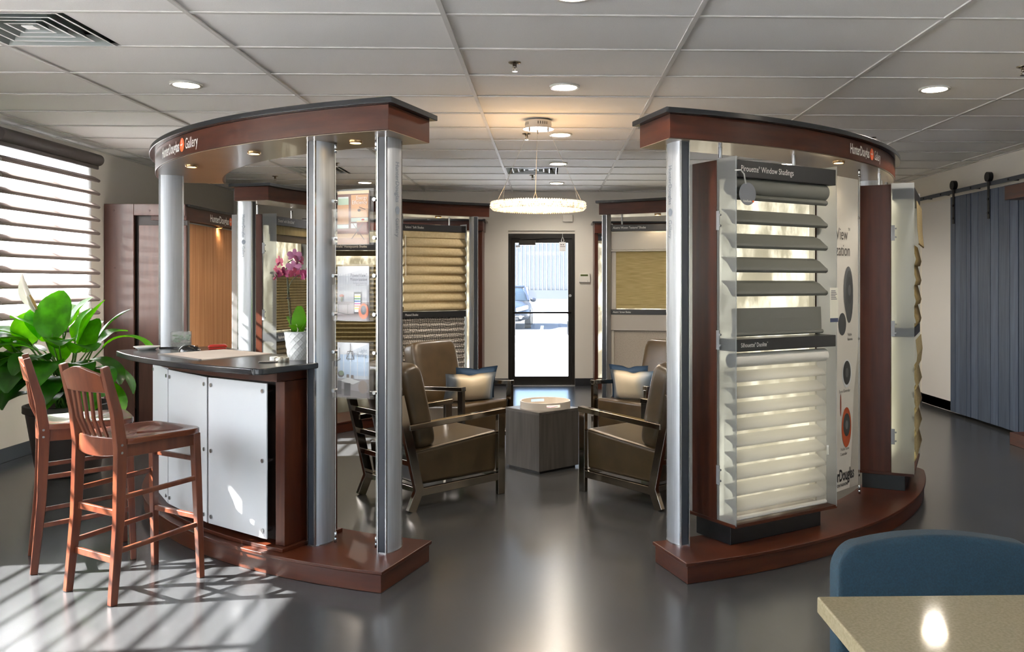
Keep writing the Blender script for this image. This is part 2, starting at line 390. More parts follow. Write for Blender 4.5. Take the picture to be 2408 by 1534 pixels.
for x, y, lb in [(-0.198, 5.1, 'in front of the middle downlight'), (-0.19, 7.53, 'beside the chandelier canopy'), (-0.19, 10.42, 'behind the middle air diffuser'),
                 (-3.31, 10.6, 'above the left rear wall display'), (2.84, 5.12, 'at the right edge of the picture'), (2.88, 7.65, 'peeking over the shade display canopy'), (-2.29, 9.43, 'behind the literature holder column')]:
    lab = 'small chrome fire sprinkler ' + lb
    if sp0 is None:
        sp0 = thing('sprinkler', lab, 'sprinkler', (x, y, 2.747), 0, 'fire sprinklers in the ceiling')
        MB().lathe([(0.038, 0.0), (0.038, -0.004), (0.03, -0.008), (0.012, -0.009), (0.012, -0.02)], 20).build('escutcheon', CHROME(), sp0, smooth=True)
        m = MB().cyl((0, 0, -0.015), (0, 0, -0.035), 0.008, 8)
        m.tube([(0.009, 0, -0.02), (0.012, 0, -0.035), (0.003, 0, -0.052)], 0.0025, 5); m.tube([(-0.009, 0, -0.02), (-0.012, 0, -0.035), (-0.003, 0, -0.052)], 0.0025, 5)
        m.build('frame', CHROME(), sp0, smooth=True)
        MB().cyl((0, 0, -0.052), (0, 0, -0.055), 0.017, 14).build('deflector', CHROME(), sp0)
    else: copy_tree(sp0, (x, y, 2.747), 0, lab)
# windows
FRM = pr('dark_window_frame', '#2c2a2c', 0.4)
def window(name, axis, c, a0, a1, z0, z1, mull, sill=True):
    """frame ring, mullions, panes; axis x: in a side wall at x=c, axis y: in an end wall at y=c"""
    P = (lambda a, z, d: (c + d, a, z)) if axis == 'x' else (lambda a, z, d: (a, c + d, z))
    def bar(mb, p, q, zl, zh, d0=-0.03, d1=0.03):
        A, B = P(p, zl, d0), P(q, zh, d1); mb.box(tuple(map(min, A, B)), tuple(map(max, A, B)))
    m = MB(); f = 0.05
    bar(m, a0, a0 + f, z0, z1); bar(m, a1 - f, a1, z0, z1); bar(m, a0 + f, a1 - f, z0, z0 + f); bar(m, a0 + f, a1 - f, z1 - f, z1)
    w = struct(name, m, FRM, bevel=0.003)
    cs = [a0] + mull + [a1]
    for q in mull:
        m = MB(); bar(m, q - 0.022, q + 0.022, z0 + f, z1 - f, -0.025, 0.025); m.build('mullion', FRM, w)
    for p, q in zip(cs, cs[1:]):
        m = MB(); bar(m, p + 0.02, q - 0.02, z0 + 0.04, z1 - 0.04, -0.003, 0.003); m.build('pane', GLASS(), w)
    if sill:
        m = MB(); bar(m, a0 - 0.0, a1 + 0.0, z0 - 0.02, z0, 0.03, 0.125); m.build('window_sill', FRM, w, bevel=0.003)
    return w
window('window_8', 'x', XL - 0.1, *W0, [-1.8, -0.65])  # unseen unshaded opening, added so more sun bounces up to the ceiling
window('window_1', 'x', XL - 0.1, *W1, [2.05, 3.2])
window('window_2', 'x', XL - 0.1, *W2, [7.75])
for i, h in enumerate(WF): window('window_%d' % (i + 3), 'y', YF - 0.1, h[0], h[1], h[2], h[3], [(h[0] + h[1]) / 2], False)  # unseen front opening behind the camera, added for daylight
for i, h in enumerate(W3): window('window_%d' % (i + 6), 'x', XR + 0.1, *h, [(h[0] + h[1]) / 2], False)
# vaned window shades on the left wall
VANE = veil('vane_fabric', '#948a86', 0.0, 0.18, 0.4, 0.0)
SHEER = veil('sheer_fabric', '#f2f2f0', 0.68, 0.7, 0.4, 0.0)
CASS = pr('shade_cassette', '#5c5450', 0.6)
def vane(mb, axis_map, a0, a1, depth, ht):
    """solid vane between a0 and a1; axis_map(a, d, z) -> point"""
    prof = [(0.0, 0.0), (-0.010, 0.004), (-0.016, 0.013), (-0.013, 0.023), (-0.002, 0.030), (depth * 0.5, ht * 0.80), (depth, ht), (depth, ht - 0.003), (depth * 0.5, ht * 0.62), (0.010, 0.008)]
    n = len(prof)
    vs = [axis_map(a0, d, z) for d, z in prof] + [axis_map(a1, d, z) for d, z in prof]
    fs = [(i, (i + 1) % n, n + (i + 1) % n, n + i) for i in range(n)] + [tuple(range(n - 1, -1, -1)), tuple(range(n, 2 * n))]
    mb.add(vs, fs)
def wall_shade(label, a0, a1, ztop, zbot, n, step, group):
    t = thing('window_shade', label, 'window shade', (XL + 0.02, (a0 + a1) / 2, zbot), 0, group)
    am = lambda a, d, z: Vector((XL + 0.085 - d, a, z))
    MB().cyl((XL + 0.075, a0, ztop - 0.06), (XL + 0.075, a1, ztop - 0.06), 0.055, 24).build('roller_cassette', CASS, t, smooth=False, world=True, sharp=40)
    MB().box((XL + 0.06, a0 + 0.01, ztop - 0.15), (XL + 0.085, a1 - 0.01, ztop - 0.115)).build('hem_bar', CASS, t, world=True, bevel=0.006)
    z = ztop - 0.245
    for k in range(n):
        m = MB(); vane(m, am, a0 + 0.015, a1 - 0.015, 0.062, 0.062)
        m.v = [v + Vector((0, 0, z - 0.03)) for v in m.v]
        m.build('vane', VANE, t, world=True, sharp=50); z -= step
    MB().box((XL + 0.018, a0 + 0.02, zbot), (XL + 0.0185, a1 - 0.02, ztop - 0.06)).build('sheer_backing', SHEER, t, world=True)
    MB().cyl((XL + 0.03, a0 + 0.02, zbot), (XL + 0.03, a1 - 0.02, zbot), 0.012, 10).build('bottom_rail', CASS, t, world=True, smooth=True)
wall_shade('grey vaned window shade behind the peace lily', 6.93, 8.46, 2.69, 1.05, 12, 0.1265, 'vaned shades on the street windows')
wall_shade('grey vaned window shade whose slats stripe the floor under the bar stools', 0.85, 4.50, 2.67, 0.98, 12, 0.1265, 'vaned shades on the street windows')
# glass exit door in the back wall
DBK = pr('door_bronze', '#17140f', 0.35, 0.3)
door = struct('door_1', MB().box((DX0, YB + 0.03, 0), (DX0 + 0.045, YB + 0.14, 2.15)).box((DX1 - 0.045, YB + 0.03, 0), (DX1, YB + 0.14, 2.15)).box((DX0 + 0.045, YB + 0.03, 2.085), (DX1 - 0.045, YB + 0.14, 2.15)), DBK)
MB().box((DX0, YB + 0.03, 2.15), (DX1, YB + 0.2, DZ)).build('transom_trim', WALL(), door)
a, b = DX0 + 0.045, DX1 - 0.045
for p, q in (((a, 0.01), (a + 0.05, 2.085)), ((b - 0.05, 0.01), (b, 2.085)), ((a + 0.05, 0.01), (b - 0.05, 0.125)), ((a + 0.05, 2.02), (b - 0.05, 2.085))):
    MB().box((p[0], YB + 0.06, p[1]), (q[0], YB + 0.105, q[1])).build('door_rail', DBK, door)
MB().box((a + 0.05, YB + 0.08, 0.125), (b - 0.05, YB + 0.086, 2.02)).build('pane', GLASS(), door)
MB().tube([(a + 0.02, YB + 0.06, 1.03), (a + 0.03, YB + 0.02, 1.03), (b - 0.03, YB + 0.02, 1.03), (b - 0.02, YB + 0.06, 1.03)], 0.014, 8).build('push_bar', DBK, door, smooth=True)
MB().box((a + 0.045 + 0.06, YB - 0.005, 1.985), (a + 0.105 + 0.235, YB + 0.06, 2.055)).build('door_closer', pr('closer_dark', '#2c2923', 0.4, 0.4), door, bevel=0.004)
MB().beam([(a + 0.12, YB + 0.02, 2.075), (a + 0.42, YB + 0.03, 2.085)], 0.02, 0.012, (0, 1, 0)).build('closer_arm', pr('closer_dark', '#2c2923', 0.4, 0.4), door)
MB().box((a + 0.06, YB + 0.05, 1.955), (a + 0.12, YB + 0.079, 1.985)).build('closer_bracket', STEEL(), door, bevel=0.003)
MB().cyl((b - 0.022, YB + 0.06, 1.272), (b - 0.022, YB + 0.045, 1.272), 0.02, 16).build('lock_cylinder', STEEL(), door, sharp=40)
MB().box((b - 0.062, YB + 0.03, 0.72), (b - 0.052, YB + 0.06, 1.03)).build('pull_plate', DBK, door)
MB().box((DX0, YB - 0.01, 0.0), (DX1, YB + 0.2, 0.012)).build('threshold', STEEL(), door)
t = thing('hanging_tag', 'small white tag looped over the top of the exit door', 'tag', (0.20, YB + 0.02, 1.90))
MB().tube([(0.0, 0, 0.12), (-0.018, 0, 0.15), (-0.008, 0, 0.18), (0.0, 0, 0.205), (0.012, 0, 0.18), (0.02, 0, 0.15), (0.0, 0, 0.12)], 0.004, 6).build('loop', pr('tag_white', '#dcdcdc', 0.5), t, smooth=True)
MB().cyl((0.0, 0, 0.2), (0, 0.01, 0.29), 0.002, 6).build('cord', pr('tag_white', '#dcdcdc', 0.5), t)
MB().box((-0.045, -0.003, 0), (0.045, 0.003, 0.13)).build('card', pr('tag_white', '#dcdcdc', 0.5), t, bevel=0.002)
m = MB(); fn = lambda u, v: Vector((u, -0.004, v)); quad(m, -0.03, 0.088, -0.008, 0.098, fn); quad(m, 0.004, 0.085, 0.016, 0.102, fn); quad(m, -0.034, 0.064, 0.034, 0.070, fn); m.build('printed_marks', pr('ink_dark', '#2a2a2c', 0.6), t)
# keypad and wall box
t = thing('keypad', 'white alarm keypad with green display on the wall by the exit door', 'keypad', (0.513, YB, 1.46))
MB().box((-0.078, -0.03, 0), (0.078, 0, 0.126)).build('case', pr('plastic_white', '#e2dfd8', 0.45), t, bevel=0.006)
MB().box((-0.06, -0.032, 0.088), (0.045, -0.029, 0.112)).build('display', pr('lcd_green', '#4c5a26', 0.3), t)
MB().cyl((0.04, -0.029, 0.018), (0.04, -0.033, 0.018), 0.004, 8).build('button', pr('ink_dark', '#2a2a2c', 0.6), t)
o = MB().box((0.2, YB - 0.045, 2.315), (0.345, YB, 2.417)).build('alarm_box', pr('plastic_beige', '#d6d1c6', 0.5), bevel=0.008); tag(o, 'plain off-white sensor box high on the wall over the exit door', 'alarm box')
# barn door on the right wall
XD = 4.46
BARN = noisy('blue_grey_stain', '#323e52', '#425064', (30, 30, 1.5), 0.5, None, 6, 0.08, 0, 1.5)
BARN2 = noisy('blue_grey_stain_pale', '#3b485e', '#4c5a70', (30, 30, 1.5), 0.5, None, 6, 0.08, 0, 1.5)
IRON = pr('black_iron', '#1b1c20', 0.45, 0.5)
bd = thing('barn_door', 'blue-grey stained plank barn door sliding along the side wall', 'barn door', (XD + 0.02, 8.5, 0.02))
y = 9.50; k = 0
random.seed(3)
while y > 6.9:
    w = random.choice((0.09, 0.11, 0.135, 0.15)); off = random.uniform(0, 0.011)
    MB().box((XD - off, y - w + 0.005, 0.03), (XD + 0.035, y, 2.40)).build('plank', (BARN, BARN2)[k % 3 == 1], bd, world=True, bevel=0.002, seg=1); y -= w; k += 1
for zz in (0.2, 2.2): MB().box((XD + 0.036, 6.9, zz), (XD + 0.05, 9.5, zz + 0.12)).build('back_batten', BARN, bd, world=True)
for yy in (9.42, 8.66):
    MB().box((XD - 0.014, yy - 0.022, 2.10), (XD - 0.007, yy + 0.022, 2.56)).build('hanger_strap', IRON, bd, world=True, bevel=0.003)
    MB().cyl((XD - 0.03, yy, 2.525), (XD + 0.015, yy, 2.525), 0.05, 20).build('roller_wheel', IRON, bd, world=True, sharp=40)
    m = MB()
    for zz in (2.16, 2.30): m.cyl((XD - 0.022, yy, zz), (XD - 0.01, yy, zz), 0.014, 8)
    m.build('bolt', IRON, bd, world=True)
t = thing('barn_door_track', 'dark flat steel track carrying the barn door rollers', 'track', (XD + 0.05, 8.6, 2.44))
MB().box((XD - 0.002, 6.6, 2.435), (XD + 0.008, 10.5, 2.478)).build('rail', pr('track_steel', '#454c58', 0.4, 0.6), t, world=True, bevel=0.002)
for yy in (10.2, 9.75, 9.05, 8.3, 7.5): MB().cyl((XD - 0.008, yy, 2.456), (XR, yy, 2.456), 0.012, 8).build('spacer_bolt', IRON, t, world=True)
# cased opening beside the barn door (pale frame line on the wall)
m = MB(); m.box((XR - 0.012, 9.35, 0.0), (XR, 10.45, 2.41)); struct('trim_1', m, pr('opening_paint', '#d2d0ce', 0.7))

# ------------------------------------------------------------------ outside, seen through the glass door and lighting the windows
def concrete(n, a, b): return noisy(n, a, b, (0.6, 0.6, 0.6), 0.85, None, 6, 0, 0, 1.0)
struct('ground', MB().box((-70, -60, -0.25), (70, 90, -0.13)), concrete('pale_pavement', '#d2d5d9', '#dcdfe3'))
struct('pavement_stall', MB().box((-3.2, 26.2, -0.13), (2.6, 36, -0.122)), concrete('asphalt', '#22252b', '#2b2e34'))
for x in (-3.2, -0.28): struct('pavement_line', MB().box((x, 27.2, -0.122), (x + 0.11, 32, -0.118)), pr('line_paint', '#e4e2dc', 0.7))
wb = thing('metal_building', 'pale corrugated metal building across the car park', 'building', (0, 47, -0.13))
SH = pr('corrugated_white', '#3a3e42', 0.6, 0.0); x = -9.0
first = None
for k in range(20):
    m = MB()
    if first is None:
        prof = []
        for r_ in range(4): b0 = r_ * 0.23; prof += [(b0, 0), (b0 + 0.13, 0), (b0 + 0.155, -0.07), (b0 + 0.205, -0.07)]
        prof.append((0.92, 0)); vs = [(px, py, 1.2) for px, py in prof] + [(px, py, 6.5) for px, py in prof]; n = len(prof)
        m.add(vs, [(i, i + 1, n + i + 1, n + i) for i in range(n - 1)]); m.add([(0, 0.2, 1.2), (0.92, 0.2, 1.2), (0.92, 0.2, 6.5), (0, 0.2, 6.5)], [(3, 2, 1, 0)])
        first = m.build('corrugated_sheet', SH, wb); first.location = (x, 0, 0)
    else: pcopy(first, wb, (x, 0, 0))
    x += 0.92
MB().box((-9, -0.1, 0.72), (9.4, 0.2, 1.2)).build('dark_skirt', pr('skirt_blue', '#1d232c', 0.6), wb)
MB().box((-9, -0.02, 0.0), (9.4, 0.2, 0.72)).build('block_footing', noisy('footing_block', '#45464a', '#5a5b5e', (3, 3, 3), 0.8), wb)
MB().box((-1.35, -0.14, 0.85), (-1.1, -0.1, 1.35)).build('sign_plate', pr('plate_white', '#e8e8e6', 0.5), wb)
MB().box((-9.0, 0.2, 0), (9.4, 12, 6.6)).build('building_body', pr('corrugated_white_body', '#c9ccce', 0.6), wb)
# parked car, nose towards the door
CP = pr('car_paint', '#0f1622', 0.4, 0.0, 0.0, 0.3); CGL = pr('car_glass', '#18222a', 0.2, 0.0, 0.0, 0.3); RUB = pr('tyre_rubber', '#161616', 0.8)
car = thing('car', 'dark blue parked car seen nose-on through the exit door', 'car', (-1.52, 29.4, -0.122))
def loft(mb, secs):
    n = len(secs[0]); vs = [p for s_ in secs for p in s_]
    fs = [(j * n + i, j * n + (i + 1) % n, (j + 1) * n + (i + 1) % n, (j + 1) * n + i) for j in range(len(secs) - 1) for i in range(n)]
    fs += [tuple(range(n - 1, -1, -1)), tuple(range((len(secs) - 1) * n, len(secs) * n))]; mb.add(vs, fs)
def csec(y, w, z0, z1, c=0.75):
    return [(-w * 0.94, y, z0), (w * 0.94, y, z0), (w, y, z0 + (z1 - z0) * 0.35), (w * 0.985, y, z0 + (z1 - z0) * 0.72), (w * c, y, z1), (0, y, z1 + 0.025), (-w * c, y, z1), (-w * 0.985, y, z0 + (z1 - z0) * 0.72), (-w, y, z0 + (z1 - z0) * 0.35)]
m = MB(); loft(m, [csec(-0.02, 0.66, 0.32, 0.66), csec(0.08, 0.80, 0.24, 0.74), csec(0.35, 0.89, 0.22, 0.82), csec(0.9, 0.91, 0.22, 0.92), csec(1.35, 0.915, 0.22, 0.98), csec(2.6, 0.92, 0.22, 1.0), csec(3.9, 0.91, 0.24, 1.0), csec(4.4, 0.84, 0.3, 0.92), csec(4.5, 0.72, 0.36, 0.8)])
m.build('body', CP, car, smooth=True, subsurf=1)
def gsec(y, w, wt, z0, z1): return [(-w, y, z0), (w, y, z0), (wt + 0.04, y, z0 + (z1 - z0) * 0.7), (wt - 0.1, y, z1), (-wt + 0.1, y, z1), (-wt - 0.04, y, z0 + (z1 - z0) * 0.7)]
m = MB(); loft(m, [gsec(1.2, 0.80, 0.78, 0.93, 0.97), gsec(1.95, 0.84, 0.64, 0.98, 1.40), gsec(2.3, 0.84, 0.62, 0.98, 1.46), gsec(3.4, 0.83, 0.60, 0.98, 1.45), gsec(4.25, 0.78, 0.7, 0.95, 1.0)])
m.build('cabin_glass', CGL, car, smooth=True)
m = MB(); loft(m, [gsec(1.98, 0.6, 0.64, 1.39, 1.44), gsec(2.3, 0.62, 0.63, 1.42, 1.49), gsec(3.4, 0.6, 0.61, 1.42, 1.48), gsec(3.8, 0.55, 0.56, 1.28, 1.33)]); m.build('roof', CP, car, smooth=True)
for s in (-1, 1):
    MB().beam([(s * 0.82, 1.22, 0.95), (s * 0.67, 1.98, 1.41)], 0.07, 0.05).build('windscreen_pillar', CP, car)
    mo = MB(); mo.grid(lambda u, v: Vector((s * (0.98 + 0.11 * math.sin(v * PI) * math.cos(u * 2 * PI)), 1.45 + 0.06 * math.sin(v * PI) * math.sin(u * 2 * PI), 0.98 + 0.075 * -math.cos(v * PI))), 12, 6, None, True)
    mo.build('wing_mirror', CP, car, smooth=True)
    MB().beam([(s * 0.44, -0.0, 0.66), (s * 0.62, 0.06, 0.70), (s * 0.80, 0.22, 0.75)], 0.13, 0.12, (0, 0, 1)).build('headlight', pr('headlight_glass', '#c6d2dc', 0.1, 0.2, 0.8), car, bevel=0.02)
    MB().cyl((s * 0.58, -0.03, 0.42), (s * 0.58, 0.1, 0.42), 0.06, 14).build('fog_light', pr('headlight_glass', '#c6d2dc', 0.1), car)
    for yy in (0.85, 3.6):
        MB().cyl((s * 0.70, yy, 0.32), (s * 0.91, yy, 0.32), 0.32, 24).build('tyre', RUB, car, sharp=40)
        MB().cyl((s * 0.90, yy, 0.32), (s * 0.925, yy, 0.32), 0.21, 20).build('wheel_rim', STEEL(), car, sharp=40)
MB().box((-0.36, -0.06, 0.50), (0.36, 0.05, 0.63)).build('grille', pr('grille_black', '#101012', 0.4), car, bevel=0.02)
MB().box((-0.5, -0.05, 0.30), (0.5, 0.06, 0.42)).build('lower_intake', pr('grille_black', '#101012', 0.4), car, bevel=0.02)
MB().box((-0.70, -0.035, 0.43), (0.70, 0.04, 0.465)).build('bumper_trim', STEEL(), car, bevel=0.01)

# ------------------------------------------------------------------ gallery kiosks: platform, canopy, columns
ZP, ZCB, ZCT = 0.105, 2.18, 2.30
ORANGE = pr('logo_orange', '#e8642a', 0.45)
PUCKL = pr('puck_lens', '#fff0d0', 0.5, emit='#ffdca0', es=18)
DARKCH = pr('dark_channel', '#2b3038', 0.35)
SPECK = lambda: pr('letter_grey', '#6f7883', 0.5)
def column(k, cx, cy, x, y, z0=ZP, z1=ZCB, letter=0, zl=2.06):
    """extruded aluminium column: ellipse cut flat at both radial ends, dark channels there"""
    ang = math.atan2(y - cy, x - cx); M = Matrix.Translation((x, y, 0)) @ Matrix.Rotation(ang, 4, 'Z')
    a, b, cut = 0.083, 0.044, 0.070
    tc = math.acos(cut / a); top = [(a * math.cos(t), b * math.sin(t)) for t in [tc + (PI - 2 * tc) * i / 16 for i in range(17)]]
    pts = top + [(-p, -q) for p, q in top]
    c = MB().prism(pts, z0, z1, M).build('column', ALU(), k, world=True, sharp=35)
    e = b * math.sin(tc)
    for s in (-1, 1):
        MB().box((s * cut - 0.004, -e + 0.005, z0), (s * cut + 0.004, e - 0.005, z1 - 0.004), M).build('channel_strip', DARKCH, c, world=True)
        m = MB()
        for q in (-1, 1): m.box((s * cut - 0.006, q * e - 0.003, z0), (s * cut + 0.008, q * e + 0.003, z1 - 0.002), M)
        m.build('channel_lip', STEEL(), c, world=True)
    MB().prism([(p * 1.06, q * 1.08) for p, q in pts], z0, z0 + 0.006, M).build('foot_ring', STEEL(), c, world=True)
    if letter:
        # lettering runs down the broad face turned to the gap; letter = +1 / -1 picks the face
        def fn(u, v):   # u down the column, v across
            s = -v * letter; s = max(-0.06, min(0.06, s))
            return M @ Vector((s * -1 * -1, letter * (b * math.sqrt(1 - (s / a) ** 2) + 0.0015), zl - u))
        m = MB(); w = text(m, 'HunterDouglas', 0.046, fn, 0, -0.016, 0.72, 0.015)
        disc(m, w + 0.04, 0.0, 0.021, fn); text(m, 'Gallery', 0.046, fn, w + 0.078, -0.016, 0.72)
        m.build('column_lettering', SPECK(), c, world=True)
    return c
def puck(k, x, y, z=ZCB):
    p = MB().lathe([(0.036, 0.0), (0.036, -0.012), (0.033, -0.016), (0.028, -0.016), (0.028, -0.006)], 24, Matrix.Translation((x, y, z))).build('puck_light', pr('puck_bronze', '#9a7d58', 0.3, 0.9), k, world=True, sharp=40)
    MB().cyl((x, y, z - 0.008), (x, y, z - 0.0125), 0.0275, 20).build('puck_lens', PUCKL, p, world=True)
    l = spot((0, 0, 0), 1.2, 130, None, (1, 0.8, 0.55), 0.02); l.parent = p; l.location = FR[k].inverted() @ Vector((x, y, z - 0.025))
def logo(k, fn, h=0.06, W=0.5, white=None):
    """brand line fitted to W metres: bold name, orange disc, light word"""
    q1, q2 = twidth('HunterDouglas', 0.018) * h * 1.18, twidth('Gallery') * h * 1.15; sx = (W - h * 1.25) / (q1 + q2)
    m = MB(); x = text(m, 'HunterDouglas', h * 1.18, fn, 0, -h * 0.40, sx, 0.018)
    text(m, 'Gallery', h * 1.15, fn, x + h * 1.25, -h * 0.38, sx, 0.0)
    m.build('lettering', white or LET(), k, world=True)
    m = MB(); f2 = lambda u, v: fn(u, v)
    disc(m, x + h * 0.62, 0, h * 0.46, f2, 24, h * 0.52); d = m.build('logo_disc', ORANGE, k, world=True)
    cx = x + h * 0.62; m = MB()
    fo = lambda u, v: fn(u, v, 0.0012)
    quad(m, cx - h * 0.04, -h * 0.1, cx + h * 0.04, h * 0.36, fo); quad(m, cx - h * 0.33, -h * 0.04, cx - h * 0.0, h * 0.05, fo)
    poly(m, [(cx, h * 0.02), (cx + h * 0.3, h * 0.10), (cx + h * 0.02, -h * 0.08)], fo); poly(m, [(cx - h * 0.03, -0.0), (cx + h * 0.03, 0.0), (cx + h * 0.16, -h * 0.36)], fo)
    m.build('logo_mark', LET(), k, world=True)
def kiosk(label, c, plat, can, a0, a1, cols, pucks, ca=None, rc=0.0):
    """c centre, plat/can (inner, outer) radii, a0 the end by the aisle, a1 the other end"""
    cx, cy = c; am = R((a0 + a1) / 2); rm = (plat[0] + plat[1]) / 2
    k = thing('gallery_kiosk', label, 'display kiosk', (cx + rm * math.cos(am), cy + rm * math.sin(am), 0), 0, 'curved display kiosks')
    pl = MB().prism(sector(cx, cy, plat[0] + 0.012, plat[1] - 0.012, a0, a1, 32, 0, rc), 0.0, ZP - 0.018).build('platform', WOOD_H(), k, world=True, bevel=0.003)
    d = math.degrees(0.012 / plat[1]) * (1 if a0 > a1 else -1)
    MB().prism(sector(cx, cy, plat[0], plat[1], a0 + d, a1 - d, 32, 0, rc), ZP - 0.018, ZP).build('platform_top', WOOD_H(), pl, world=True, bevel=0.004)
    b0, b1 = ca or (a0, a1)
    cn = MB().prism(sector(cx, cy, can[0], can[1], b0, b1, 40, 0, rc), ZCB, ZCT).build('canopy', WOOD_H(), k, world=True, bevel=0.002)
    MB().prism(sector(cx, cy, can[0] + 0.01, can[1] - 0.01, b0, b1, 40, 0, rc), ZCB - 0.003, ZCB - 0.0005).build('soffit', noisy('soffit_laminate', '#83705a', '#8f7c66', (3, 3, 3), 0.28, None, 4, 0, 0.2), cn, world=True)
    d = math.degrees(0.035 / can[1]) * (1 if b0 > b1 else -1)
    MB().prism(sector(cx, cy, can[0] - 0.035, can[1] + 0.035, b0 + d, b1 - d, 40, 0, rc), ZCT, ZCT + 0.028).build('top_slab', LAMI(), cn, world=True, bevel=0.003)
    for cc in cols: column(k, cx, cy, *cc)
    for x, y in pucks: puck(k, x, y)
    return k, cn
def arcfn(c, r, a_start, sgn, z):
    """text on the outer face of a canopy: u metres along, v up, o outwards"""
    return lambda u, v, o=0.0: Vector((c[0] + (r + 0.0015 + o) * math.cos(R(a_start) + sgn * u / r), c[1] + (r + 0.0015 + o) * math.sin(R(a_start) + sgn * u / r), z + v))
CL, CR, CFL, CFR = (0.25, 7.10), (-0.35, 7.20), (0.25, 6.95), (-0.35, 6.85)
KL, cnL = kiosk('curved cherry wood kiosk with three silver columns and the service counter', CL, (2.69, 3.21), (2.70, 3.13), -108.8, -165.5,
           [(-2.55, 5.94, ZP, ZCB, 0), (-1.175, 4.53, ZP, ZCB, 0), (-0.80, 4.40, ZP, ZCB, 1, 2.06)], [(-2.2, 5.41), (-1.63, 4.85), (-0.985, 4.46)], None, 0.14)
logo(cnL, arcfn(CL, 3.13, -146.6, 1, 2.243), 0.076, 0.66)
KR, cnR = kiosk('curved cherry wood kiosk carrying the large shade towers beside the aisle', CR, (2.84, 3.22), (2.66, 3.02), -71.5, -16.5,
           [(0.672, 4.49, ZP, ZCB, -1, 2.06), (2.30, 6.13, ZP, ZCB, 0)], [(1.73, 5.13)], None, 0.14)
logo(cnR, arcfn(CR, 3.02, -45.4, 1, 2.243), 0.07, 0.50)
KFL, cnFL = kiosk('curved cherry wood kiosk behind the orchid and the literature holders', CFL, (2.70, 3.21), (2.80, 3.14), 108.8, 165.0,
           [(-2.697, 7.83, ZP, ZCB, 1, 2.06), (-0.825, 9.60, ZP, ZCB, 0)], [(-2.3, 8.6), (-1.2, 9.5)], None, 0.0)
KFR, cnFR = kiosk('curved cherry wood kiosk behind the armchairs next to the keypad', CFR, (2.48, 3.05), (2.55, 2.93), 69.6, 18.0,
           [(0.625, 9.32, ZP, ZCB, 0), (2.28, 7.72, ZP, ZCB, 0)], [(1.15, 9.1)], None, 0.0)
# hanging cables by the literature holders and the poster
def cable(label, x, y, z0, z1):
    t = thing('display_cable', label, 'cable', (x, y, z0), 0, 'tensioned display cables')
    MB().cyl((0, 0, 0), (0, 0, z1 - z0), 0.0018, 6).build('wire', pr('wire_pale', '#c9c7bf', 0.35, 0.8), t)
    for zz in (0.0, z1 - z0 - 0.055): MB().lathe([(0.0075, zz), (0.0075, zz + 0.02), (0.0055, zz + 0.023), (0.0075, zz + 0.027), (0.0075, zz + 0.05), (0.004, zz + 0.055)], 12).build('end_fitting', STEEL(), t, smooth=True)
cable('steel cable on the counter side of the literature holders', -1.105, 4.535, ZP, ZCB)
cable('steel cable next to the lettered column beside the literature holders', -0.876, 4.44, ZP, ZCB)
cable('steel cable holding the tall poster by the second shade tower', 1.985, 5.49, ZP, ZCB)
# clear literature holders with brochures
def printsheet(mb, mats, key, hexc):
    if key not in mats: mats.append(key)
    mb.cur = mats.index(key)
HX, HY = (-1.105, 4.535), (-0.876, 4.44)
hd = Vector((HY[0] - HX[0], HY[1] - HX[1], 0)); hl = hd.length; hang = math.atan2(hd.y, hd.x)
def holder(label, zlo, zhi, pic):
    t = thing('literature_holder', label, 'brochure holder', (HX[0], HX[1], zlo), hang, 'clear brochure holders hanging on cables')
    h = zhi - zlo; x0, x1 = 0.008, hl - 0.014
    MB().box((x0, -0.004, 0), (x1, 0.0, h)).build('back_plate', CLEAR(), t, bevel=0.001, seg=1)
    m = MB(); m.box((x0 - 0.004, -0.036, 0.0), (x1 - 0.018, -0.033, h * 0.64)); m.box((x0 - 0.004, -0.033, 0.0), (x0 - 0.001, -0.004, h * 0.64)); m.box((x1 - 0.021, -0.033, 0.0), (x1 - 0.018, -0.004, h * 0.64)); m.box((x0 - 0.004, -0.033, 0.0), (x1 - 0.018, -0.004, 0.003))
    m.build('pocket', CLEAR(), t)
    for zz in (0.035, h - 0.06):
        for xx in (0.0, hl): MB().cyl((xx, -0.022, zz), (xx, 0.02, zz), 0.0095, 14).build('cable_clip', STEEL(), t, sharp=40)
    b = MB(); b.box((x0 + 0.012, -0.010, 0.004), (x1 - 0.022, -0.0052, h * 0.955)); br = b.build('brochure', pr('paper_white', '#e9e7e4', 0.5), t)
    W = x1 - x0 - 0.034; Hh = h * 0.95; X0 = x0 + 0.012; mats = []; m = MB(); layer = [0]
    def fn(u, v): return Vector((X0 + u * W, -0.0105 - layer[0] * 0.0002, 0.004 + v * Hh))
    for item in pic:
        layer[0] += 1; col = item[0]; nm = 'print_' + col.strip('#')
        if nm not in mats: mats.append(nm); pr(nm, col, 0.45)
        m.cur = mats.index(nm)
        if item[1] == 'q': quad(m, *item[2:6], fn)
        elif item[1] == 'p': poly(m, item[2], fn)
        elif item[1] == 'd': disc(m, item[2], item[3], item[4], fn, 16, item[5])
        elif item[1] == 't': text(m, item[2], item[5], fn, item[3], item[4], 1.35 if len(item) < 7 else item[6], 0, 'R')
        elif item[1] == 'l':
            (xa, ya), (xb, yb), w = item[2], item[3], item[4]; d = Vector((xb - xa, yb - ya)).normalized(); n = Vector((-d.y, d.x)) * w
            poly(m, [(xa - n.x, ya - n.y), (xb - n.x, yb - n.y), (xb + n.x, yb + n.y), (xa + n.x, ya + n.y)], fn)
    m.build('cover_print', [MC[q] for q in mats], br)
